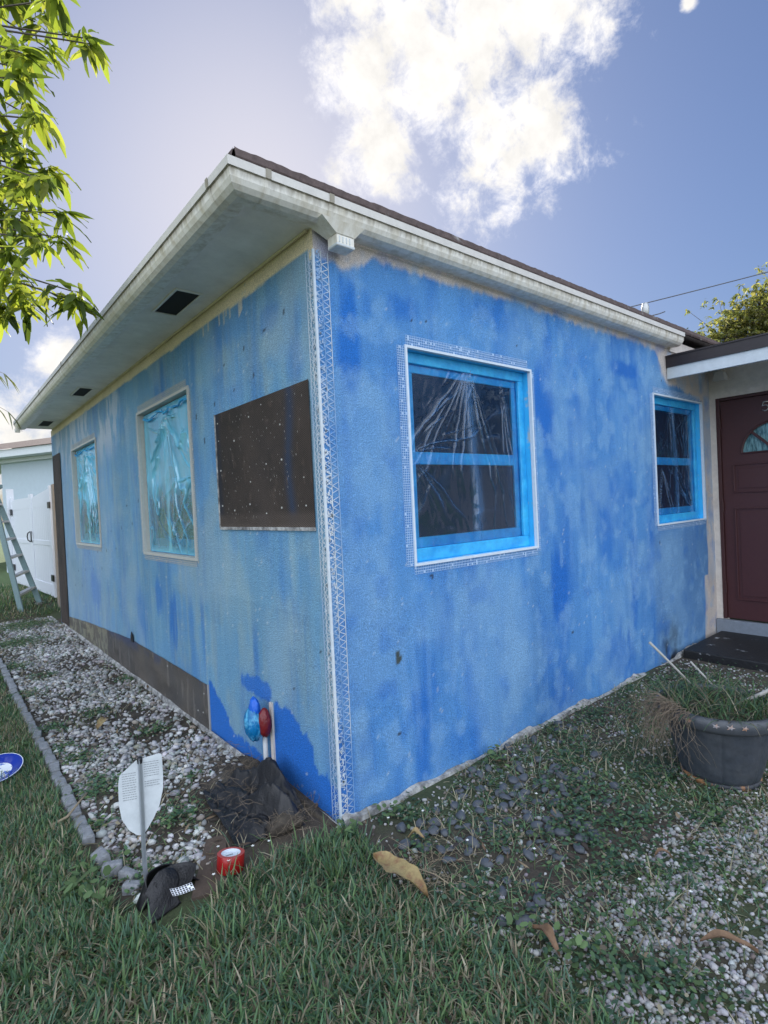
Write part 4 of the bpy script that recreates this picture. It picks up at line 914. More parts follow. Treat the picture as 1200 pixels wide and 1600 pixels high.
def leaf_quads(pos, size, col, seed_tilt=.5):
    """small weeds: rounded leaves (hexagon) with random tilt"""
    n = len(pos); a = rng.uniform(0, 2*PI, n); tl = rng.uniform(-seed_tilt, seed_tilt, (n, 2))
    k = 6; ang = np.linspace(0, 2*PI, k, endpoint=False)
    ex = np.stack([np.cos(a), np.sin(a), tl[:, 0]], -1); ey = np.stack([-np.sin(a), np.cos(a), tl[:, 1]], -1)
    V = pos[:, None, :] + size[:, None, None]*(np.cos(ang)[None, :, None]*ex[:, None, :] + .62*np.sin(ang)[None, :, None]*ey[:, None, :])
    V = V.reshape(-1, 3); b = (np.arange(n)*k)[:, None]
    f = np.concatenate([b+np.array([[0,1,2,3]]), b+np.array([[0,3,4,5]])], 0)
    return V, f, np.repeat(col, k, 0)
def weeds():
    parts = []
    # right border weeds: clumps of creeping weed among the pebbles
    cl = [(1.0,-.53,.20),(.912,-.876,.22),(.355,-.914,.20),(1.107,-1.0,.22),(.117,-1.177,.16),(.121,-.348,.08),(.96,-.05,.10),(.286,-.129,.12),(.6,-.75,.22),(.8,-.6,.2),(1.3,-.8,.2),(1.25,-.35,.2),
          (.55,-1.0,.2),(1.5,-.15,.2),(1.9,-.2,.25),(.45,-.5,.12),(.1,-.7,.14),(.75,-1.15,.14),(1.3,-1.05,.12),(2.4,-.3,.3),(.25,-1.3,.14),(2.2,-.7,.4),(2.9,-.4,.4),(.7,-.25,.12),(.05,-.95,.12)]
    P_ = []
    for (x, y, r) in cl: 
        n = int(17000*r*r); a = rng.normal(0, r*.5, (n, 2)); P_.append(a+np.array([x, y]))
    p = np.concatenate(P_); p = p[(p[:, 1] < -.03)]; p = p[rng.random(len(p)) < (.2+.9*(fbm(p[:, 0]*10, p[:, 1]*10, 33, 2) > .46))]
    h = rng.uniform(.002, .045, len(p)); parts.append(leaf_quads(np.column_stack([p, gz(p[:, 0], p[:, 1])+h]), rng.uniform(.004, .012, len(p)), cols_for(len(p), .12)*.75))
    # left gravel weeds
    P_ = []
    for (x, y, r) in [(-.70,1.66,.12),(-.72,1.2,.14),(-.26,1.75,.10),(-.80,.8,.07),(-.50,.62,.12),(-.07,3.1,.10),(-.75,2.3,.10),(-.78,3.3,.12),(-.75,4.4,.15),(-.45,2.4,.10),(-.6,5.6,.3),(-.4,6.8,.4),(-.8,.45,.08),(-.72,.25,.1),(-.95,.3,.12),(-.6,3.8,.12),(-.3,.95,.05),(-.76,1.9,.08)]:
        n = int(22000*r*r); P_.append(rng.normal(0, r*.5, (n, 2))+np.array([x, y]))
    p = np.concatenate(P_); p = p[p[:, 0] < -.02]
    h = rng.uniform(.005, .035, len(p)); parts.append(leaf_quads(np.column_stack([p, gz(p[:, 0], p[:, 1])+h]), rng.uniform(.005, .013, len(p)), cols_for(len(p), .15)))
    # broadleaf weeds
    for (x, y, s, n) in [(-.97,.28,.030,26),(-.90,.36,.024,18),(.20,-.12,.022,14),(.93,-.13,.020,22),(.13,-1.05,.020,16),(-1.02,.55,.020,10),(-.95,1.95,.022,10),(.09,-.9,.018,12),(-.03,-.10,.020,14),(.30,-1.13,.018,12),(1.12,-1.1,.014,14)]:
        p = rng.normal(0, s*2.0, (n, 2))+np.array([x, y]); parts.append(leaf_quads(np.column_stack([p, gz(p[:, 0], p[:, 1])+rng.uniform(.02, .075, n)]), rng.uniform(s*.6, s, n), GREENS[3]*rng.uniform(.7, 1.1, (n, 1)), .6))
    V = []; F = []; Cc = []; o = 0
    for v, f, c in parts: V.append(v); F.append(f+o); Cc.append(c); o += len(v)
    o1 = put('weeds', (np.concatenate(V), np.concatenate(F)), M['grass'], cols=np.concatenate(Cc), origin=(0,0,0)); tag(o1, 'low creeping weeds growing through gravel and pebbles', 'weeds', kind='stuff')
    # dry straw and thin grass blades in both beds
    n = 9000; p = np.concatenate([scatter(n, 0, 2.6, -1.6, -.04), scatter(3500, -.84, -.02, .1, 7)]); k = fbm(p[:, 0]*3, p[:, 1]*3, 44, 3) > .42; p = p[k]; n = len(p)
    v, f, c = blades(np.column_stack([p, gz(p[:, 0], p[:, 1])]), rng.uniform(.03, .09, n), rng.uniform(.002, .005, n), rng.uniform(0, 2*PI, n), rng.uniform(.5, 1.5, n), rng.uniform(0, 1, n), cols_for(n, .5), 3)
    o2 = put('straw', (v, f), M['grass'], cols=c, origin=(0,0,0)); tag(o2, 'loose dry straw and thin grass blades over the stones', 'straw', kind='stuff')
weeds()

# stones
def ico(sub, seed, jit=.22, sq=(1,.8,.6)):
    import bmesh
    bm = bmesh.new(); bmesh.ops.create_icosphere(bm, subdivisions=sub, radius=1)
    v = np.array([p.co[:] for p in bm.verts]); f = np.array([[q.index for q in a.verts] for a in bm.faces]); bm.free()
    r = np.random.default_rng(seed); d = v.copy()
    for _ in range(5): 
        a = r.normal(size=3); a /= np.linalg.norm(a); t = r.uniform(.55, .9); m = d@a > t; d[m] -= np.outer(d[m]@a-t, a)*.8
    d *= 1+jit*r.uniform(-.5, .5, (len(d), 1)); return d*np.array(sq), f
def stones(p, size, seed, cols, sub=1, sq=(1,.75,.55), jit=.2, zo=.35):
    protos = [ico(sub, seed+i, jit, sq) for i in range(8)]; V = []; F = []; Cc = []; o = 0
    which = rng.integers(0, 8, len(p)); z = gz(p[:, 0], p[:, 1])
    for k, (pv, pf) in enumerate(protos):
        m = which == k; n = m.sum()
        if not n: continue
        a = rng.uniform(0, 2*PI, n); b = rng.normal(0, .35, n); c = rng.normal(0, .3, n); s = size[m]
        ca, sa, cb, sb, cc, sn = np.cos(a), np.sin(a), np.cos(b), np.sin(b), np.cos(c), np.sin(c)
        Rz = np.zeros((n,3,3)); Rz[:,0,0]=ca; Rz[:,0,1]=-sa; Rz[:,1,0]=sa; Rz[:,1,1]=ca; Rz[:,2,2]=1
        Rx = np.zeros((n,3,3)); Rx[:,0,0]=1; Rx[:,1,1]=cb; Rx[:,1,2]=-sb; Rx[:,2,1]=sb; Rx[:,2,2]=cb
        Ry = np.zeros((n,3,3)); Ry[:,1,1]=1; Ry[:,0,0]=cc; Ry[:,0,2]=sn; Ry[:,2,0]=-sn; Ry[:,2,2]=cc
        Rm = Rz@Rx@Ry; v = np.einsum('nij,vj->nvi', Rm, pv)*s[:, None, None]
        v += np.column_stack([p[m], z[m]+s*zo])[:, None, :]
        V.append(v.reshape(-1, 3)); F.append((pf[None]+(np.arange(n)*len(pv))[:, None, None]).reshape(-1, 3)+o); o += n*len(pv)
        Cc.append(np.repeat(cols[m], len(pv), 0))
    return np.concatenate(V), np.concatenate(F), np.concatenate(Cc)
def stone_cols(n, lo=.26, hi=.66):
    b = rng.uniform(lo, hi, (n, 1)); c = b*np.array([[1,1,1.0]]); c += rng.normal(0, .012, (n, 3)); w = rng.random(n) < .15; c[w] *= np.array([.75,.68,.58]); return np.clip(c, .05, .82)
def litter():
    n = 1500; p = np.concatenate([scatter(1000, -.84, -.02, .15, 7.2), scatter(500, 0, 3.2, -1.5, -.04)]); p = p[(fbm(p[:, 0]*3.3, p[:, 1]*2.4, 203, 3) > .48)]
    lv, lf = leaf_mesh(4); V = []; F = []; Cc = []; o = 0; pal = np.array([[.13,.085,.05],[.09,.06,.04],[.20,.15,.09],[.06,.045,.035]])
    for (x, y) in p:
        a = rng.uniform(0, 6.28); s_ = rng.uniform(.018, .055); v = lv.copy(); v[:, 2] *= rng.uniform(-.6, .6); v[:, 1] *= rng.uniform(.5, 1.6); tx, ty = rng.normal(0, .2, 2)
        q = np.stack([v[:, 0]*math.cos(a)-v[:, 1]*math.sin(a), v[:, 0]*math.sin(a)+v[:, 1]*math.cos(a), v[:, 2]+tx*v[:, 0]+ty*v[:, 1]], -1)*s_+np.array([x, y, float(gz(x, y))+rng.uniform(.012, .03)])
        V.append(q); F.append(lf+o); o += len(q); Cc.append(np.tile(pal[rng.integers(0, 4)]*rng.uniform(.7, 1.3), (len(q), 1)))
    g = put('leaf_litter', (np.concatenate(V), np.concatenate(F)), M['litter'], cols=np.concatenate(Cc), origin=(0,0,0)); tag(g, 'small brown dead leaves scattered over gravel and soil', 'leaf litter', kind='stuff')
M['litter'] = mat('brown_litter', (1,1,1), .85, attr=True, var=.2, vscale=20)
def gravel():
    # left bed, denser and larger near
    p = scatter(15000, -.80, -.03, .12, 7.2); keep = (fbm(p[:, 0]*4, p[:, 1]*3, 55, 3) > .44)|(rng.random(len(p)) < .30); p = p[keep]
    p = p[~((p[:, 0] > -.42)&(p[:, 1] < .9)&(rng.random(len(p)) < .75))]
    s = rng.gamma(5, .0026, len(p)).clip(.005, .030)
    V, F, Cc = stones(p, s, 900, stone_cols(len(p), .20, .58)*(.75+.5*fbm(p[:, 0]*5, p[:, 1]*5, 58, 2))[:, None], sub=1)
    g = put('white_gravel', (V, F), M['stone'], cols=Cc, origin=(0,0,0), smooth=False); tag(g, 'pale crushed gravel bed between edging blocks and side wall', 'gravel', kind='stuff')
    # right bed
    p = scatter(64000, -.05, 3.4, -2.0, -.05); d = p[:, 1] - np.interp(p[:, 0], [0, .05, .4, .85, 1.28, 2, 3.4], [-1.2, -1.0, -1.03, -1.10, -1.16, -1.3, -1.5])
    n = fbm(p[:, 0]*6, p[:, 1]*6, 66, 3); k = np.where(d < 0, .95, np.where(d < .15, .5, .10))*(.35+.65*(n > .40)); p = p[rng.random(len(p)) < k]
    s = rng.gamma(6, .0012, len(p)).clip(.0032, .015)
    V, F, Cc = stones(p, s, 950, stone_cols(len(p), .17, .46), sub=1, jit=.16, sq=(1,.8,.65))
    g = put('white_pebbles', (V, F), M['stone'], cols=Cc, origin=(0,0,0), smooth=True); tag(g, 'small rounded white pebbles spread in front of the planter', 'gravel', kind='stuff')
gravel()
def pebbles():
    ms = []
    for i in range(6):
        v, f = ico(3, 70+i, .02, (1, .72, .42)); ms.append(mesh_from('river_pebble', v, f, M['pebble'], True))
    pts = []; tries = 0; sizes = []
    cents = [(.62,-.42,.26,.13),(.30,-.38,.16,.10),(.95,-.42,.3,.16),(.62,-.66,.3,.14),(1.25,-.28,.25,.12),(.45,-.22,.22,.08),(.95,-.12,.4,.04),(.15,-.82,.12,.08),(1.5,-.12,.3,.05)]
    while len(pts) < 135 and tries < 9000:
        tries += 1; c = random.choice(cents[:4]) if random.random() < .6 else random.choice(cents)
        x = random.gauss(c[0], c[2]*.6); y = random.gauss(c[1], c[3]*.7)
        s = random.uniform(.019, .036)
        if y > -.045 or x < .03 or any(math.hypot(x-a, y-b) < (s+t)*.72 for (a, b), t in zip(pts, sizes)): continue
        if math.hypot(x-1.6, y+.93) < .24: continue
        pts.append((x, y)); sizes.append(s)
    for i, ((x, y), s) in enumerate(zip(pts, sizes)):
        o = bpy.data.objects.new('river_pebble', ms[i % 6]); C.objects.link(o)
        o.location = (x, y, float(gz(x, y))+s*.36); o.rotation_euler = (random.gauss(0, .15), random.gauss(0, .15), random.uniform(0, 6.28)); o.scale = (s, s*random.uniform(.85, 1.15), s*random.uniform(.85, 1.3))
        tag(o, 'smooth dark grey river pebble lying in the weeds below the front wall', 'pebble', 'river pebbles below the front wall')
pebbles()
def edging():
    ms = []
    for i in range(5):
        r = random.Random(i); g = G().box((-.027, -.055, -.03), (.027, .055, .028))
        g.v = [(x+r.uniform(-.006,.006), y+r.uniform(-.006,.006), z+(r.uniform(-.008,.006) if z > 0 else 0)) for x, y, z in g.v]
        ms.append(mesh_from('edging_block', g.v, g.f, M['block']))
    y = .74; k = 0
    while y < 7.0:
        o = bpy.data.objects.new('edging_block', ms[k % 5]); C.objects.link(o); o.location = (-.85+random.uniform(-.007,.007), y, float(gz(-.85, y))+.003); o.rotation_euler = (random.gauss(0,.03), random.gauss(0,.05), random.gauss(0,.06))
        m = o.modifiers.new('bevel', 'BEVEL'); m.width = .008; m.segments = 2
        tag(o, 'small grey concrete block in the straight row edging the gravel bed', 'edging block', 'edging blocks beside the gravel bed'); y += .122; k += 1
    for (x, y, rz, s, lab) in [(-.845,.50,.2,1.0,'loose grey edging block beside the white flower, apart from the row'),(-.825,.40,1.2,.85,'tilted grey edging block behind the broad weed leaves'),(-.79,.31,.5,.8,'pale lump of edging block between the sign post and the lawn'),(-.80,.22,.9,.75,'broken edging block nearest to the crumpled black edging')]:
        o = bpy.data.objects.new('edging_block', ms[k % 5]); C.objects.link(o); o.location = (x, y, .006); o.rotation_euler = (random.gauss(0,.15), random.gauss(0,.15), rz); o.scale = (s, s*.8, s)
        m = o.modifiers.new('bevel', 'BEVEL'); m.width = .010; m.segments = 2; tag(o, lab, 'edging block', 'loose edging blocks'); k += 1
edging()

# ------------------------------------------------------------------ small things on the left
def yard_sign():
    s = empty('yard_sign', (-.765, .17, 0)); tag(s, 'pale shield shaped yard sign on a thin metal stake', 'sign')
    P0 = np.array([-.765, .17, 0])
    g = G().bar(P0+(0,0,.115), P0+(.004,.004,.500), .013, .010, (0,1,0)); g.bar(P0+(.004,-.012,-.03), P0+(0,0,.117), .015, .006, (0,1,0)); g.bar(P0+(-.004,-.006,.12), P0+(.0,-.002,.50), .004, .006, (0,1,0))
    put('stake', g, M['alu'], s)
    g = G().lathe([(.0,.505),(.009,.504),(.010,.496),(.009,.482)], tuple(P0+(.004,.004,0)), 12); put('cap', g, M['black'], s, smooth=True)
    a = math.radians(-24); d = np.array([math.cos(a), math.sin(a), 0]); nrm = np.array([math.sin(a), -math.cos(a), 0])
    # outline, seen from the camera: flat-ish top rising to both shoulders, pointed foot
    out = [(-.075,.415),(-.070,.445),(-.045,.466),(-.012,.492),(.0,.494),(.030,.500),(.068,.506),(.078,.500),(.079,.420),(.076,.370),(.062,.315),(.040,.270),(.016,.232),(.0,.212),(-.020,.215),(-.048,.240),(-.070,.285),(-.077,.34)]
    bk = .008
    v = [tuple(P0+d*u+np.array([0,0,z])-nrm*bk) for u, z in out]+[tuple(P0+d*u+np.array([0,0,z])-nrm*(bk+.003)) for u, z in out]
    n = len(out); g = G().add(v, [tuple(range(n-1, -1, -1)), tuple(range(n, 2*n))]+[(i, (i+1)%n, n+(i+1)%n, n+i) for i in range(n)])
    pn = put('sign_panel', g, M['signw'], s)
    # illegible rows of small print on both halves
    g = G(); rr = random.Random(4)
    def row(u0, u1, z):
        u = u0
        while u < u1-.003:
            L_ = rr.uniform(.003, .010); e = min(u+L_, u1); c = P0-nrm*(bk-.0012)
            g.add([tuple(c+d*u+np.array([0,0,z])), tuple(c+d*e+np.array([0,0,z])), tuple(c+d*e+np.array([0,0,z+.0022])), tuple(c+d*u+np.array([0,0,z+.0022]))], [(0,1,2,3)]); u = e+.002
    for k in range(12): row(-.062, -.014, .448-.0088*k)
    put('small_print', g, M['ink'], pn); g = G()
    for k in range(10): row(.014, .066, .480-.0085*k-(.012 if k > 6 else 0))
    put('small_print', g, M['ink'], pn)
yard_sign()
def cloth(name, fn, nu, nv, mt_, thick=.002, parent=None, smooth=True):
    us = np.linspace(0, 1, nu); vs = np.linspace(0, 1, nv); U, V = np.meshgrid(us, vs, indexing='ij')
    P = np.stack(fn(U, V), -1).reshape(-1, 3); idx = np.arange(nu*nv).reshape(nu, nv)
    f = np.stack([idx[:-1,:-1], idx[1:,:-1], idx[1:,1:], idx[:-1,1:]], -1).reshape(-1, 4)
    o = put(name, (P, f), mt_, parent, smooth=smooth); m = o.modifiers.new('solid', 'SOLIDIFY'); m.thickness = thick; return o
def black_edging():
    r = empty('plastic_edging', (-.72, .10, 0)); tag(r, 'crumpled black plastic edging curled around the foot of the sign stake', 'plastic edging')
    def hood(U, V):      # curved band standing on edge, arching over
        a = PI*(1.02-1.05*U); cx, cy = -.700, .085
        R = .105+.018*np.sin(U*7)
        x = cx+R*np.cos(a)*1.0-.035*V*np.cos(a); y = cy+.10*np.sin(a)-.055*V*np.sin(a)
        z = -.005+(.105+.02*np.sin(U*5+1))*V*(np.sin(np.clip(a, .05, PI-.05))**.35)+.008*(fbm(U*8, V*5, 3)-.5)
        return x, y, z
    cloth('curled_band', hood, 50, 16, M['black'], .004, r)
    def inner(U, V):
        a = PI*(1-U); R = .075*(1-.65*V); return -.690+R*np.cos(a), .060+R*np.sin(a)*.9-.01, .088-.085*V**.7+.01*fbm(U*6, V*6, 7)
    cloth('inner_fold', inner, 30, 14, M['fabric'], .003, r)
    def flap(U, V):
        x = -.800+.115*U+.01*np.sin(V*6); y = .060-.075*V+.035*U; z = .100*np.sin(PI*np.clip(U*.55+.22, 0, 1))*(1-V)+.004+.02*U*(1-V)+.010*(fbm(U*7, V*7, 5)-.5)
        return x, y, z
    cloth('front_flap', flap, 26, 22, M['fabric'], .003, r)
    P = lambda u, v, n: (-.735+u*.9+v*.1, .020-u*.1+.01*v, .072-u*.30+v*.8+n)
    g = G(); perforated(g, lambda u, v, n: (-.722+u*.93-.1*v, .008-.20*u+.5*v, .060-.30*u+.25*math.sin(u*20)*u+v*.45), 0, .078, -.012, .026, 0, cell=.0095); put('bead_offcut', g, M['white'], r, label='short offcut of white punched bead')
black_edging()
def tape_roll():
    t = empty('tape_roll', (-.485, .06, .0)); tag(t, 'roll of red tape standing on a thin board at the lawn edge', 'tape roll')
    c = (-.485, .06, .002); tl = Matrix.Rotation(math.radians(-7), 4, 'X')@Matrix.Rotation(math.radians(9), 4, 'Y')
    def L(pr, nm, m_, sm=True):
        g = G().lathe(pr, (0,0,0), 48); g.v = [tuple(tl@(Vector(v)*.9)+Vector(c)) for v in g.v]; return put(nm, g, m_, t, smooth=sm)
    L([(.057,.008),(.058,.010),(.058,.074),(.0575,.075)], 'red_wrap', M['red'])
    L([(.0575,.075),(.041,.0752)], 'tape_side', M['redtop'], False); L([(.041,.0752),(.0405,.070),(.040,.012)], 'card_core', M['core'])
    g = G().lathe([(.0401,.064),(.0,.064)], (0,0,0), 40); g.v = [tuple(tl@(Vector(v)*.9)+Vector(c)) for v in g.v]; lb = put('core_label', g, M['core'], t)
    g = G(); rr = random.Random(9); u = -.020
    while u < .012:
        w = rr.uniform(.003, .006); g.box((u, .002+rr.uniform(-.001,.001), .0645), (u+w*.7, .009+rr.uniform(0,.003), .0650)); u += w
    g.v = [tuple(tl@(Vector(v)*.9)+Vector(c)) for v in g.v]; put('core_print', g, M['ink'], lb)
tape_roll()
bd = G(); q = [(-.66,.00),(-.545,-.035),(-.40,.29),(-.48,.31)]
bd.add([(x, y, .004) for x, y in q]+[(x, y, .014) for x, y in q], [(3,2,1,0),(4,5,6,7),(0,1,5,4),(1,2,6,5),(2,3,7,6),(3,0,4,7)])
tag(put('board', bd, M['board']), 'short weathered brown board lying under the red tape roll', 'board')
def fabric_heap():
    def fn(U, V):
        x = -.40+.31*U+.06*V; y = .17+.56*V-.08*U; rid = np.abs(fbm(U*3.1, V*3.1, 21, 3)-.5)*2
        fold = np.abs(((U*2.3+V*1.4+.5*fbm(U*2, V*2, 31)) % 1)-.5)*2
        z = .012+.11*np.exp(-((U-.66)/.24)**2-((V-.26)/.20)**2)+.14*np.exp(-((U-.9)/.2)**2-((V-.66)/.22)**2)+.075*fold*sstep(.1, .5, U)-.06*rid*(1-np.abs(U-.5))+.05*np.abs(fbm(U*7, V*7, 28, 3)-.5)+.016*(fbm(U*16, V*16, 22)-.5)
        z *= sstep(-.05, .12, U)*sstep(-.05, .1, V)*.9; x = x+.03*(fbm(U*5, V*5, 23)-.5); y = y+.04*(fbm(U*5, V*5, 24)-.5)
        return x, y, z+.004
    f = cloth('landscape_fabric', fn, 70, 90, M['fabric'], .002, None, smooth=False); tag(f, 'crumpled sheet of black landscape fabric heaped at the foot of the side wall', 'fabric')
fabric_heap()
def strands(n, c, spread, length, r=.0012, droop=.5, seed=1, upb=.4, kink=.25):
    rr = random.Random(seed); g = G()
    for _ in range(n):
        p = Vector((c[0]+rr.gauss(0, spread[0]), c[1]+rr.gauss(0, spread[1]), c[2]+abs(rr.gauss(0, spread[2])))); d = Vector((rr.gauss(0,1), rr.gauss(0,1), rr.gauss(upb,.5))).normalized()
        pts = [p.copy()]; L_ = rr.uniform(*length); m = 6
        for i in range(m):
            d = (d+Vector((rr.gauss(0,kink), rr.gauss(0,kink), rr.gauss(0,kink)-droop/m))).normalized(); p = p+d*L_/m; pts.append(p.copy())
        g.tube(pts, [r*(1-.5*i/m) for i in range(m+1)], 3, cap=False)
    return g
def root_clump():
    r = empty('root_clump', (-.19, .14, 0)); tag(r, 'brown clod of torn up turf roots between the fabric and the lawn', 'clod')
    v, f = ico(3, 5, .25, (.085, .060, .045)); put('clod', (v+np.array([-.19,.14,.03]), f), M['soil'], r, smooth=True)
    put('roots', strands(170, (-.19,.14,.03), (.04,.03,.02), (.03,.08), .0011, .6, 3), M['root'], r)
root_clump()
tag(put('dry_debris', strands(420, (-.12,.60,.03), (.12,.28,.02), (.05,.14), .0011, .8, 8, .1), M['root']), 'tangle of dry roots and earth around the standpipe foot', 'roots', kind='stuff')
def soil_bank():
    v, f = ico(4, 44, .12, (.055, .48, .045)); o = put('soil_bank', (v+np.array([-.02,.48,.0]), f), M['soil'], smooth=True); tag(o, 'low bank of dug soil against the side wall', 'soil')
soil_bank()
def tap():
    t = empty('wrapped_tap', (-.055, .62, 0)); tag(t, 'garden tap wrapped in blue plastic and red tape on a white pipe', 'tap')
    g = G().tube([(-.030,.625,-.03),(-.032,.622,.10),(-.034,.620,.235)], .0125, 14); put('pipe', g, M['pvc'], t, smooth=True)
    g = G().box((-.012,.575,.02), (-.0,.600,.40)); put('backing_strip', g, M['beige'], t)
    def lump(c, s, seed, m_, nm, wr=.12):
        v, f = ico(4, seed, .0, (1,1,1)); n = v/np.linalg.norm(v, axis=1)[:, None]
        rr = 1+wr*(fbm(n[:, 0]*5+np.arctan2(n[:, 1], n[:, 0])*3, n[:, 2]*2.2, seed, 4)-.5)*2+.04*np.abs(np.sin(np.arctan2(n[:, 1], n[:, 0])*7+n[:, 2]*3))
        put(nm, (n*rr[:, None]*np.array(s)+np.array(c), f), m_, t, smooth=True)
    lump((-.050,.580,.310), (.032,.036,.072), 5, M['redwrap'], 'red_tape_wrap', .14)
    lump((-.085,.640,.300), (.044,.062,.088), 8, M['bluewrap'], 'blue_plastic_wrap', .16)
    lump((-.078,.632,.370), (.026,.036,.062), 12, M['tapedeep'], 'blue_plastic_wrap', .2)
M['redwrap'] = mat('dark_red_wrap', (.16,.012,.014), .3, var=.25, vscale=20, bump=.5, bscale=40)
M['bluewrap'] = mat('teal_blue_wrap', S(15,110,165), .22, col2=S(90,175,215), vscale=14, sharp=(.5,.62), var=.15, bump=.7, bscale=30)
tap()
def plate():
    p = empty('plate', (-1.10, 1.665, .02)); tag(p, 'cobalt blue glazed plate with a white centre lying on the lawn', 'plate'); c = (-1.10, 1.665, .045)
    tl = Matrix.Rotation(math.radians(14), 4, 'X')@Matrix.Rotation(math.radians(-6), 4, 'Y')
    def L(pr, nm, m_, rf=None):
        g = G().lathe(pr, (0,0,0), 64, rf); g.v = [tuple(tl@Vector(v)+Vector(c)) for v in g.v]; return put(nm, g, m_, p, smooth=True)
    L([(.0,.0),(.062,.001),(.070,.004)], 'centre', M['platew'], lambda a, z: 1+.04*math.sin(a*9)); L([(.068,.0045),(.095,.016),(.118,.024),(.122,.024),(.122,.020),(.09,.006),(.05,-.006),(0,-.006)], 'rim', M['plate'])
    L([(.1185,.0248),(.1205,.0262),(.1225,.0246)], 'rim_line', M['core'])
plate()
def twig(name, pts, r, m_, label, cat='twig'):
    g = G().tube(pts, r, 7); tag(put(name, g, m_, smooth=True), label, cat)
twig('twig', [(-.955,.90,.02),(-.90,.88,.045),(-.83,.98,.05),(-.79,1.02,.06)], [.010,.006,.005,.004], M['dry'], 'tan twig lying across the edging blocks')
def flat_leaf(a, b, w, m_, label, curl=.02, seed=1):
    a = Vector(a); b = Vector(b); d = (b-a); s = Vector((-d.y, d.x, 0)).normalized(); n = 14; v = []
    for i in range(n+1):
        t = i/n; ww = w*math.sin(PI*min(.999, max(.001, t**.85)))**.7; c = a+d*t
        for k in (-1, -.5, 0, .5, 1): v.append(tuple(c+s*ww*k*.5*(1+.12*math.sin(t*23+k*3+seed))+Vector((0,0,curl*(abs(k)**1.5)*(1+.5*math.sin(t*9+seed))+.03*math.sin(PI*t)))))
    f = [(i*5+j, (i+1)*5+j, (i+1)*5+j+1, i*5+j+1) for i in range(n) for j in range(4)]
    tag(put('fallen_leaf', G().add(v, f), m_, smooth=True), label, 'fallen leaf', 'fallen leaves')
flat_leaf((-.085,-.335,.05), (-.055,-.60,.03), .085, M['deadleaf'], 'large yellow brown leaf lying on the lawn edge')
flat_leaf((.12,-.30,.03), (.16,-.36,.03), .03, M['deadleaf'], 'small tan leaf leaning between dark pebbles near the wall corner', .01, 4)
flat_leaf((.08,-.93,.04), (.06,-1.04,.03), .035, M['brownleaf'], 'curled brown leaf in the grass left of the white pebbles', .015, 3)
flat_leaf((.42,-1.29,.025), (.50,-1.42,.02), .030, M['brownleaf'], 'narrow brown leaf near the bottom of the white pebbles', .01, 5)
flat_leaf((.72,-1.02,.02), (.76,-1.07,.02), .02, M['brownleaf'], 'tiny brown leaf on pebbles in front of the planter', .006, 6)
flat_leaf((-.62,1.05,.02), (-.56,1.0,.03), .04, M['deadleaf'], 'tan leaf on gravel behind the yard sign', .01, 7)
flat_leaf((-.55,1.95,.02), (-.45,2.10,.03), .05, M['deadleaf'], 'long tan leaf in the middle of the gravel bed', .01, 8)
tag(put('straw_tuft', strands(140, (.02,-.50,.01), (.10,.08,.01), (.06,.17), .0012, .9, 12, .25, .12), M['dry']), 'tangle of dry stalks beside the large yellow brown leaf', 'straw')
twig('twig', [(.02,-.30,.05),(-.02,-.42,.05),(.03,-.55,.05),(.05,-.68,.03)], .0022, M['dry'], 'thin bent straw stalk at the edge of the pebble bed')
def flowers():
    locs = [(-.478,.193),(-.498,.102),(-.506,.023),(-.564,.029),(-.325,.045),(-.4,.035),(-.871,.488),(.249,-.508),(.372,-.733),(.953,-.15),(.959,-.207),(.292,-.208),(.601,-1.284),(.55,-1.216),(.469,-1.393),(1.403,-1.157),(.488,-1.076),(1.37,-.09),(.72,-.5),(.15,-.14)]
    for i, (x, y) in enumerate(locs):
        fl = empty('white_flower', (x, y, 0)); h = .035+.045*((i*.37)%1); g = G(); z = float(gz(x, y))
        g.tube([(x, y, z), (x+.004, y+.002, z+h*.5), (x+.002, y, z+h)], .0012, 5); put('stem', g, M['stemg'], fl)
        g = G()
        for k in range(5):
            a = 2*PI*k/5+i; d = Vector((math.cos(a), math.sin(a), .25)); s = Vector((-math.sin(a), math.cos(a), 0)); c = Vector((x+.002, y, z+h))
            g.add([c, c+d*.004+s*.0026, c+d*.0075, c+d*.004-s*.0026], [(0,1,2,3)])
        put('petals', g, M['petal'], fl)
        near = 'near the red tape roll' if i < 6 else ('by the loose edging block' if i == 6 else 'among the pebbles right of the corner')
        tag(fl, 'tiny white flower on a thin stem '+near, 'flower', 'white flowers '+near)
M['stemg'] = mat('stem', (.08,.13,.04), .6)
flowers()

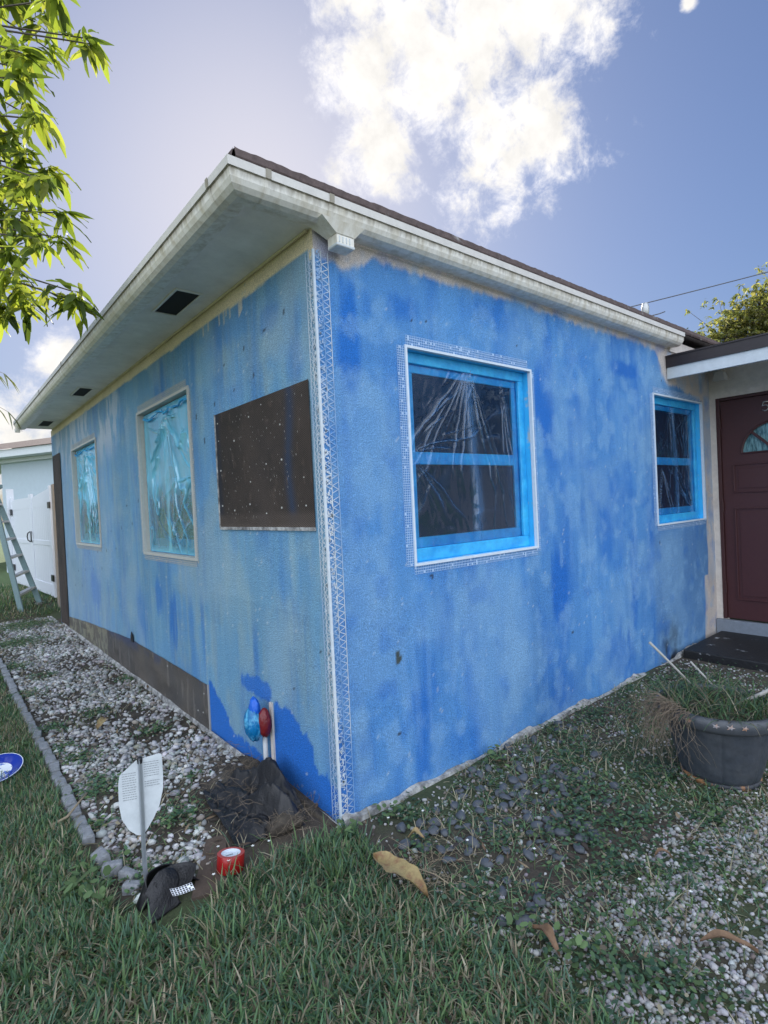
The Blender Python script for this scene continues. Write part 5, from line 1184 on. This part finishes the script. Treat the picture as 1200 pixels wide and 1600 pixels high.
# ------------------------------------------------------------------ planter
M['footmix'] = mat('chipped_foot', (.045,.05,.06), .7, col2=(.35,.17,.07), vscale=7, sharp=(.50,.55), var=.2)
M['star'] = mat('chipped_star', (.38,.20,.11), .85, col2=(.32,.33,.36), vscale=25, sharp=(.4,.6), var=.2)
def planter():
    p = empty('planter_pot', (1.60, -.945, 0)); tag(p, 'large slate grey round planter with chipped rim standing by the wall', 'planter'); c = (1.60, -.945, 0)
    rib = lambda a, z: 1-.022*max(0, math.cos(a*7+.4))**40+.006*math.sin(a*14)+.006*math.sin(a*5+z*40)*math.sin(z*60+a*3)
    g = G().lathe([(.165,.022),(.172,.03)]+[(.172+.062*t**.9, .03+.26*t) for t in [k/22 for k in range(1, 23)]]+[(.236,.292)], c, 240, rib); put('body', g, M['pot'], p, smooth=True)
    g = G().lathe([(.14,.0),(.170,.0),(.172,.022),(.165,.024)], c, 64); put('foot', g, M['footmix'], p, smooth=True)
    g = G().lathe([(.234,.288),(.256,.292),(.266,.305),(.270,.325),(.268,.345),(.258,.358),(.244,.358),(.238,.34),(.236,.30)], c, 96); put('rim', g, M['pot'], p, smooth=True)
    # worn star ornaments on the rim
    g = G()
    for k in range(30):
        a = 2*PI*k/30+.1; rr = random.Random(k); er = Vector((math.cos(a), math.sin(a), .25)).normalized(); et = Vector((-math.sin(a), math.cos(a), 0)); ez = er.cross(et)*-1
        if k % 4 == 3: continue
        cc = Vector((c[0]+.2718*math.cos(a), c[1]+.2718*math.sin(a), .333)); m_ = 10
        v = [cc+er*.002]+[cc+(et*math.cos(2*PI*j/m_)+Vector((0,0,1))*math.sin(2*PI*j/m_)*.8)*(.019 if j % 2 == 0 else .008)*rr.uniform(.7,1.2)-er*.0005 for j in range(m_)]
        g.add(v, [(0, 1+j, 1+(j+1)%m_) for j in range(m_)])
    put('rim_ornament', g, M['star'], p, label='row of chipped terracotta stars on the rim')
    n = 40; g = G().lathe([(.238,.325),(.15,.335),(.05,.345),(0,.345)], c, 40); put('soil', g, M['soil'], p, smooth=True)
    N = 800; r = .23*np.sqrt(rng.random(N)); a = rng.uniform(0, 2*PI, N); pos = np.column_stack([c[0]+r*np.cos(a), c[1]+r*np.sin(a), np.full(N, .33)])
    clump = (fbm(pos[:, 0]*12, pos[:, 1]*12, 7, 2) > .42); pos = pos[clump]; N = len(pos)
    v, f, cl = blades(pos, rng.uniform(.08, .20, N), rng.uniform(.003, .006, N), rng.uniform(0, 2*PI, N), rng.uniform(.3, 1.15, N), rng.uniform(.5, 1.7, N), cols_for(N, .25)*.7, 5)
    pg = put('potted_grass', (v, f), M['grass'], cols=cl, origin=(c[0], c[1], .33)); tag(pg, 'arching green grass growing in the slate planter', 'grass plant')
    # dry roots spilling over the rim towards the wall corner
    rr = random.Random(5); g = G()
    for k in range(150):
        a = math.radians(rr.gauss(150, 14)); R0 = .25; x = c[0]+R0*math.cos(a); y = c[1]+R0*math.sin(a); q = Vector((x, y, .36+rr.uniform(-.01,.03))); d = Vector((math.cos(a), math.sin(a), rr.uniform(0,.6))).normalized(); pts = [q.copy()]; L_ = rr.uniform(.10, .36); m_ = 9
        for i in range(m_):
            d = (d+Vector((rr.gauss(0,.42), rr.gauss(0,.42), -.36+rr.gauss(0,.3)))).normalized(); q = q+d*L_/m_; q.z = max(q.z, .01)
            rad = math.hypot(q.x-c[0], q.y-c[1]); mn = .278 if q.z > .28 else .225
            if rad < mn: q.x = c[0]+(q.x-c[0])*mn/rad; q.y = c[1]+(q.y-c[1])*mn/rad
            pts.append(q.copy())
        g.tube(pts, [.0012*(1-.5*i/m_) for i in range(m_+1)], 3, cap=False)
    tag(put('dry_roots', g, M['root']), 'mat of dry brown roots hanging over the planter rim', 'roots')
    for nm, pts, r_, lab in [('stick', [(1.615,-.62,.590),(1.68,-.70,.475),(1.74,-.78,.36)], [.007,.006,.005], 'thin grey stick leaning from the planter towards the blue wall'),
                         ('stick', [(1.80,-.75,.47),(1.83,-.80,.40),(1.86,-.85,.33)], [.005,.005,.004], 'short broken stick upright in the middle of the planter'),
                         ('stick', [(1.69,-1.0,.33),(1.72,-1.10,.40),(1.78,-1.18,.46),(1.86,-1.30,.55)], [.009,.009,.008,.006], 'forked pale stick at the right side of the planter')]:
        g = G().tube(pts, r_, 8)
        if 'forked' in lab: g.tube([pts[2], (1.80,-1.26,.455), (1.84,-1.4,.48)], [.006,.005,.004], 7)
        tag(put(nm, g, M['stick'], smooth=True), lab, 'stick', 'sticks in the planter')
planter()

# ------------------------------------------------------------------ far left: ladder, gate, fence post, neighbour
def ladder():
    l = empty('step_ladder', (-.2, 7.75, 0)); tag(l, 'pale green fibreglass step ladder standing beyond the end of the house', 'ladder')
    A0, A1 = Vector((-.345,7.60,.0)), Vector((-.560,9.05,1.95)); B0, B1 = Vector((-.075,7.90,.10)), Vector((-.62,8.35,2.0))
    # two front rails meeting the top cap, treads between
    A0 = Vector((-.345,7.60,.02)); A1 = Vector((-.60,8.02,1.90)); B0 = Vector((-.083,7.89,.13)); B1 = Vector((-.56,8.16,1.90))
    # rails taper toward the top
    put('rail', G().bar(A0, A1, .075, .03, (.6,.8,0)), M['ladder'], l, bevel=.004); put('rail', G().bar(B0, B1, .075, .03, (.6,.8,0)), M['ladder'], l, bevel=.004)
    for t in (.155, .30, .445, .59, .735, .88):
        p = A0.lerp(A1, t); q = B0.lerp(B1, t-.015); put('tread', G().bar(p, q, .085, .03, (0,0,1)), M['alum'], l)
    C0 = Vector((-.95,8.75,.13)); C1 = Vector((-.62,8.2,1.9)); D0 = Vector((-.55,9.05,.13)); D1 = Vector((-.57,8.28,1.9))
    put('rear_rail', G().bar(C0, C1, .05, .025), M['ladder'], l); put('rear_rail', G().bar(D0, D1, .05, .025), M['ladder'], l)
    for t in (.2, .45, .7): put('rear_brace', G().bar(C0.lerp(C1, t), D0.lerp(D1, t), .03, .02), M['alum'], l)
    put('top_cap', G().box((-.70,7.95,1.90), (-.46,8.34,1.96)), M['ladder'], l, bevel=.01)
    for q in (A0, B0): put('foot', G().bar(q+Vector((-.05,-.03,-.004)), q+Vector((.05,.03,-.004)), .05, .03), M['alum'], l)
ladder()
def vgate():
    gt = empty('vinyl_gate', (.06, 9.6, .13)); tag(gt, 'white vinyl double gate with two curved handles beyond the house', 'gate')
    Rr = Vector((.164,7.99,0)); Mi = Vector((.085,9.60,0)); Lf = Vector((-.045,11.26,0))
    def leaf(a, b, za, zb, nm, zc0, zc1):
        lf = empty('gate_leaf', tuple(a)); lf.parent = gt; lf.location = a-Vector((.06,9.6,.13)); _off[lf.name] = np.array(a)
        d = (b-a).normalized(); n = Vector((d.y, -d.x, 0)); Ln = (b-a).length
        if n.x > 0: n = -n
        P = lambda u, v, k: tuple(a+d*u+n*k+Vector((0,0,v)))
        g = G(); w = .10
        g.fbox(P, 0, w, .16, za-.13, -.02, .02); g.fbox(P, Ln-w, Ln, .16, zb-.13, -.02, .02); g.fbox(P, w, Ln-w, .17, .36, -.018, .018); g.fbox(P, w, Ln-w, .98, 1.06, -.018, .018); put('gate_frame', g, M['white'], lf, bevel=.004)
        g = G(); k = 10
        for i in range(k):
            u0 = w+(Ln-2*w)*i/k; u1 = w+(Ln-2*w)*(i+1)/k-.006; g.fbox(P, u0, u1, .36, 1.62, -.010, .008)
        put('boards', g, M['white'], lf)
        g = G(); v = []
        for t in np.linspace(0, 1, 12):
            zt = za*(1-t)+zb*t-.13; zl = zc0*(1-t)+zc1*t
            v += [P(w+(Ln-2*w)*t, 1.62, -.008), P(w+(Ln-2*w)*t, 1.62+.0, .010), P(w+(Ln-2*w)*t, zl, -.008), P(w+(Ln-2*w)*t, zl, .010)]
        g.add(v, [(i*4+1, i*4+5, i*4+7, i*4+3) for i in range(11)]+[(i*4, i*4+2, i*4+6, i*4+4) for i in range(11)]+[(i*4+2, i*4+3, i*4+7, i*4+6) for i in range(11)])
        put('top_panel', g, M['white'], lf)
        return lf, P, Ln
    lf, P, Ln = leaf(Rr+Vector((0,.02,0)), Mi-Vector((0,.01,0)), 2.07, 2.0, 'r', 1.90, 1.80)
    for z in (.42, 1.58): put('hinge', G().fbox(P, -.02, .13, z, z+.10, .02, .035), M['black'], lf)
    pts = [P(Ln-.05, 1.20, .03), P(Ln-.13, 1.17, .05), P(Ln-.16, 1.11, .055), P(Ln-.13, 1.05, .05), P(Ln-.05, 1.02, .03)]; put('handle', G().tube(pts, .010, 7), M['black'], lf, smooth=True)
    lf, P, Ln = leaf(Mi+Vector((0,.01,0)), Lf, 2.0, 2.0, 'l', 1.82, 1.82)
    for z in (.42, 1.52): put('hinge', G().fbox(P, Ln-.13, Ln+.02, z, z+.12, .02, .035), M['black'], lf)
    pts = [P(.05, 1.20, .03), P(.13, 1.17, .05), P(.16, 1.11, .055), P(.13, 1.05, .05), P(.05, 1.02, .03)]; put('handle', G().tube(pts, .010, 7), M['black'], lf, smooth=True)
    # hinge post at the far end
    put('gate_post', G().box((-.12,11.28,.1), (.0,11.40,2.05)), M['white'], gt)
vgate()
g = G().box((.11,7.46,-.02), (.17,7.60,1.93)); g.box((.172,7.48,-.02), (.215,7.60,1.86))
wp = put('wood_fence_post', g, M['wood'], bevel=.006); tag(wp, 'weathered wooden fence post at the far corner of the house', 'post')
def neighbour():
    nb = empty('neighbour_house', (0, 15, 0)); tag(nb, 'pale grey neighbouring house with white eaves behind the gate', 'house')
    A = Vector((2.09,10.9,0)); B = Vector((.10,14.6,0)); dirn = (B-A).normalized(); nn = Vector((-dirn.y, dirn.x, 0))
    if nn.x > 0: nn = -nn
    P = lambda u, v, k: tuple(A+dirn*u+nn*k+Vector((0,0,v)))
    Ln = (B-A).length
    put('wall', G().fbox(P, -1, Ln, -.1, 2.93, -5.0, 0), M['nbrwall'], nb)
    put('eave_board', G().fbox(P, -1.5, Ln+4, 2.93, 3.10, -5.3, .45), M['nbrtrim'], nb); put('eave_board', G().fbox(P, -1.5, Ln+4, 2.84, 2.925, -.02, .12), M['nbrtrim'], nb)
    put('roof', G().add([P(-1.5,3.105,.5), P(Ln+4,3.105,.5), P(Ln+4,3.9,-2.6), P(-1.5,3.9,-2.6), P(Ln+4,3.105,-5.4), P(-1.5,3.105,-5.4)], [(0,1,2,3),(3,2,4,5)]), M['shingle'], nb)
    put('porch_column', G().fbox(P, Ln+.05, Ln+.30, -.1, 2.84, -.5, -.25), M['nbrbeige'], nb); put('porch_wall', G().fbox(P, Ln+.3, Ln+4, -.1, 2.84, -3.0, -2.8), M['nbrbeige'], nb)
neighbour()

# ------------------------------------------------------------------ trees
def leaf_mesh(n_seg=5):
    """unit leaf along +x, drooping, folded on its midrib"""
    v = []; f = []
    for i in range(n_seg+1):
        t = i/n_seg; w = .13*(math.sin(PI*min(1, t**.8*.98+.01))**.8); x = t; z = -.22*t*t
        v += [(x, -w, z+.03*math.sin(t*9)+w*.25), (x, 0, z), (x, w, z-.02*math.sin(t*8)+w*.25)]
        if i: b = (i-1)*3; f += [(b, b+3, b+4, b+1), (b+1, b+4, b+5, b+2)]
    return np.array(v), np.array(f)
def leaves(tips, per, length, cols, droop=.5, width=1.0, rot=None):
    lv, lf = leaf_mesh(); V = []; F = []; Cc = []; o = 0
    for (tp, dr) in tips:
        for k in range(rng.integers(per[0], per[1])):
            a = rng.uniform(0, 2*PI); e = rng.normal(-droop, .35); L_ = rng.uniform(*length)
            d = Vector((math.cos(a)*math.cos(e), math.sin(a)*math.cos(e), math.sin(e))); d = (d+Vector(dr)*.5).normalized()
            s = d.cross(Vector((rng.normal(0,.3), rng.normal(0,.3), 1))).normalized(); u = s.cross(d)
            Mx = np.array([d, s, u]).T; v = lv.copy(); v[:, 1] *= width; v[:, 2] *= rng.uniform(.3, 1.6)
            p = np.array(tp)+rng.normal(0, .02, 3); V.append((v*L_)@Mx.T+p); F.append(lf+o); o += len(v)
            Cc.append(np.tile(cols[rng.integers(0, len(cols))]*rng.uniform(.8, 1.25), (len(v), 1)))
    return np.concatenate(V), np.concatenate(F), np.concatenate(Cc)
TIPS = [(-.83,1.92,4.8),(-.91,1.34,4.13),(-1.05,1.49,4.36),(-.73,1.09,3.96),(-1.17,1.31,3.07),(-1.14,1.47,2.68),(-1.07,1.55,2.68),(-1.12,1.34,3.92),(-.88,1.08,3.62),(-1.03,1.48,3.08),(-.96,1.42,2.81),(-.83,1.08,3.33),(-1.25,2.05,2.64),(-1.24,2.08,2.94),(-.9,1.1,3.51),(-1.03,2.1,4.79),(-.65,1.75,4.41),(-1.05,1.53,2.58),(-.66,1.64,4.51),(-1.22,2.21,2.96),(-.96,1.72,4.44),(-1.02,2.02,2.81),(-1.04,1.5,3.35),(-1.16,1.45,3.96),(-1.14,2.21,4.55),(-.99,1.38,3.33),(-.99,1.22,3.38),(-1.24,1.81,2.69),(-1.16,1.97,2.93),(-.83,1.74,2.68),(-.94,1.28,4.08),(-1.07,1.63,2.81),(-.98,1.58,2.55),(-.96,1.4,2.97),(-1.12,1.63,3.66),(-.93,1.42,3.19),(-.99,1.9,4.56),(-1.0,1.89,2.87),(-.78,1.59,3.01),(-1.0,1.81,3.08),(-.86,1.78,4.13),(-1.02,2.05,3.33),(-.92,1.11,3.0),(-1.05,1.83,3.52),(-.77,1.66,3.96),(-1.0,1.94,2.98),(-.92,1.26,3.32),(-.75,1.63,3.67),(-1.12,1.98,3.18),(-.78,1.71,3.83),(-.83,1.06,3.03),(-.89,1.7,4.32),(-.74,1.55,4.17),(-.91,1.32,4.26),(-1.1,1.57,4.31),(-1.09,1.3,3.87),(-.97,1.71,3.65),(-1.05,2.04,3.53),(-.94,1.4,4.38),(-1.12,2.04,3.9),(-1.18,1.89,3.86),(-.85,1.38,4.23),(-.96,1.87,2.98),(-1.02,1.32,3.08),(-.82,1.9,3.53),(-.89,1.39,2.52),(-1.26,1.48,2.62),(-.88,1.2,3.21),(-.96,1.35,3.62),(-.91,1.32,2.6),(-.96,1.5,2.52),(-1.04,1.64,3.53),(-.8,1.43,4.25),(-.66,1.66,4.13),(-.86,1.33,4.34),(-.8,1.21,2.55),(-1.07,2.15,4.31),(-.82,1.47,3.92),(-.82,1.7,3.33),(-.73,1.24,4.15),(-1.02,1.47,3.36),(-.94,1.46,3.39),(-.92,1.13,2.84),(-.87,1.92,4.29),(-.96,1.14,2.58),(-.97,1.67,2.98),(-.84,1.48,3.08),(-1.02,1.53,2.65),(-1.14,1.55,2.75),(-1.2,2.1,2.98),(-.98,1.41,3.04),(-.88,1.59,4.28),(-1.03,1.34,3.36),(-1.01,1.96,4.64),(-.88,1.09,2.75),(-.6,1.12,3.86),(-.58,1.09,3.82),(-.77,1.24,3.18),(-.72,1.19,2.96),(-.69,1.16,2.51),(-.7,1.17,2.56),(-.73,1.21,2.84)]
litter()
def mango():
    t = empty('mango_tree', (-2.9, 2.1, 0)); tag(t, 'leafy fruit tree with long drooping leaves reaching in at the left', 'tree')
    g = G().tube([(-2.9,2.1,-.1),(-2.88,2.1,.8),(-2.82,2.08,1.6),(-2.75,2.05,2.3)], [.16,.13,.12,.10], 14); put('trunk', g, M['bark'], t, smooth=True)
    g = G(); forks = []
    for (x, y, z) in [(-1.7,1.75,2.75),(-1.7,1.7,3.25),(-1.75,1.8,3.8),(-1.7,1.9,4.4),(-2.3,2.9,4.2),(-3.4,1.6,4.0),(-3.0,2.8,4.6)]:
        g.tube([(-2.75,2.05,2.3), ((-2.75+x)/2, (2.05+y)/2+.05, (2.3+z)/2+.12), (x, y, z)], [.07,.045,.025], 9); forks.append((x, y, z))
    rr = random.Random(8); tips = [(tp, (0,0,0)) for tp in TIPS]
    for tp in TIPS:
        f0 = min(forks[:4], key=lambda q: abs(q[2]-tp[2])+.0*rr.random()); a = Vector(f0); b = Vector(tp); m_ = a.lerp(b, .55)+Vector((rr.gauss(0,.05), rr.gauss(0,.05), .08))
        g.tube([a, m_, b], [.010,.006,.0035], 5, cap=False)
    for _ in range(120):       # crown out of frame, so the tree is whole
        f0 = rr.choice(forks); c = Vector(f0)+Vector((rr.gauss(-.35,.45), rr.gauss(.3,.45), rr.gauss(.1,.35)))
        if c.x > -1.25 and c.y < 2.6: c.x = -1.35-rr.random()*.6
        g.tube([f0, c], [.010,.004], 4, cap=False); tips.append((tuple(c), (0,0,0)))
    put('branches', g, M['bark'], t, smooth=True)
    cols = np.array([[.17,.215,.05],[.105,.145,.04],[.22,.26,.06],[.065,.095,.03],[.26,.28,.08]])
    V, F, Cc = leaves(tips, (14, 21), (.09, .17), cols, .5, .9)
    put('crown', (V, F), M['leaf'], t, smooth=True, cols=Cc)
mango()
def palm():
    t = empty('palm_tree', (-2.3, 6.4, 0)); tag(t, 'palm with thin pale fronds drooping at the left edge', 'palm')
    put('trunk', G().tube([(-2.3,6.4,-.1),(-2.28,6.4,1.5),(-2.3,6.4,3.1)], [.14,.11,.10], 12), M['bark'], t, smooth=True)
    rr = random.Random(3); V = []; F = []; Cc = []; o = 0
    ends = [(-.62,5.25,3.02),(-.60,5.25,2.60),(-1.0,5.6,3.6),(-1.4,5.0,2.7)]+[(-2.3+1.7*math.cos(a), 6.4+1.7*math.sin(a), 3.0+.4*math.sin(a*3)) for a in (1.2,2.0,2.8,3.6,4.3)]
    gs = G()
    for e in ends:
        a = Vector((-2.3,6.4,3.1)); b = Vector(e); m_ = a.lerp(b, .5)+Vector((0,0,.45)); pts = [a*(1-s)**2+m_*2*s*(1-s)+b*s*s for s in np.linspace(0, 1, 15)]
        gs.tube(pts, [.012*(1-.8*i/14) for i in range(15)], 5)
        for i in range(2, 15):
            for sd in (-1, 1):
                for j in range(2):
                    p = pts[i]; d = (pts[i]-pts[i-1]).normalized(); s = d.cross(Vector((0,0,1)))*sd; L_ = .42*(1-.45*i/15); dd = (d*.8+s*.9+Vector((0,0,-.55-rr.random()*.5))).normalized()
                    q1 = p+dd*L_*.5; q2 = q1+(dd+Vector((0,0,-.5))).normalized()*L_*.5; w = d*.011
                    V += [p-w, p+w, q1-w, q1+w, q2-w*.1, q2+w*.1]; F += [(o, o+1, o+3, o+2), (o+2, o+3, o+5, o+4)]; o += 6; Cc += [np.array([.20,.22,.12])*rr.uniform(.7,1.2)]*6
    put('frond_stems', gs, M['dry'], t); put('crown', (np.array([tuple(v) for v in V]), np.array(F)), M['grass'], t, cols=np.array(Cc))
palm()
def far_tree(c, R, hgt, label, cols, seed, n=900, lsize=(.10,.2), lobes_extra=()):
    t = empty('shade_tree', (c[0], c[1], 0)); tag(t, label, 'tree'); rr = random.Random(seed); top = Vector((c[0], c[1], hgt))
    put('trunk', G().tube([(c[0],c[1],-.1),(c[0]+.1,c[1],hgt*.35),(c[0],c[1]+.1,hgt*.6)], [.28,.2,.15], 10), M['bark'], t, smooth=True)
    g = G(); tips = []; lobes = [(top+Vector((rr.gauss(0,R*.45), rr.gauss(0,R*.45), rr.uniform(-R*.5,R*.35))), R*rr.uniform(.28,.45)) for _ in range(16)]
    lobes += [(Vector(q), r_) for q, r_ in lobes_extra]
    for (q, r_) in lobes:
        g.tube([(c[0],c[1]+.1,hgt*.6), tuple((Vector((c[0],c[1],hgt*.6))+q)/2+Vector((0,0,.2))), tuple(q)], [.09,.05,.02], 6)
        for _ in range(n//16):
            d = Vector((rr.gauss(0,1), rr.gauss(0,1), rr.gauss(0,.8))).normalized(); tp = q+d*r_*rr.uniform(.55,1.12); tips.append((tuple(tp), (0,0,0)))
            if rr.random() < .25: g.tube([tuple(q), tuple(tp)], [.015,.005], 3, cap=False)
    put('branches', g, M['bark'], t)
    V, F, Cc = leaves(tips, (6, 10), lsize, cols, .3, 1.5); put('crown', (V, F), M['leaf'], t, cols=Cc)
far_tree((16.4, 1.6), 3.1, 5.0, 'sunlit tree with pale yellow green leaves above the porch roof', np.array([[.20,.20,.10],[.13,.145,.075],[.27,.25,.15],[.08,.095,.05]]), 4, n=2600, lsize=(.07,.14), lobes_extra=[((14.5,3.05,5.25),.55),((14.9,2.8,5.6),.6),((15.2,2.55,5.9),.7),((15.6,2.2,6.1),.8),((14.9,2.6,5.0),.8),((15.6,2.3,5.3),.9),((14.3,3.3,4.9),.6)])

# ------------------------------------------------------------------ roof mast and wire
def mast():
    m = empty('service_mast', (9.0, 2.6, 3.3)); tag(m, 'small grey service mast on the roof where the wire lands', 'mast')
    c = (7.89, 2.14)
    m.location = (c[0], c[1], 3.2); _off[m.name] = np.array([c[0], c[1], 3.2])
    put('conduit', G().tube([(c[0],c[1],3.0),(c[0],c[1],4.33)], .035, 10), M['alum'], m, smooth=True)
    g = G().lathe([(.0,.22),(.045,.21),(.062,.14),(.055,.04),(.035,.0)], (c[0], c[1], 4.28), 16); put('weatherhead', g, M['alum'], m, smooth=True)
    g = G().tube([(c[0]-.05,c[1],4.30),(c[0]-.16,c[1]+.1,4.22),(c[0]-.22,c[1]+.16,4.30)], .02, 6); g.tube([(c[0]+.03,c[1]-.03,4.27),(c[0]+.15,c[1]-.16,4.30),(c[0]+.22,c[1]-.22,4.33)], .008, 6); put('drip_loop', g, M['wire'], m, smooth=True)
    pts = []
    a = Vector((7.6,2.45,4.42)); b = Vector((9.469,.838,4.908)); dlt = b-a
    for i in range(20):
        t = -1.0+5.0*i/19; pts.append(a+dlt*t+Vector((0,0,.02*(t*t-t))))
    w = put('power_line', G().tube(pts, .008, 6), M['wire'], smooth=True); tag(w, 'thin dark overhead wire crossing the sky above the roof', 'wire')
mast()
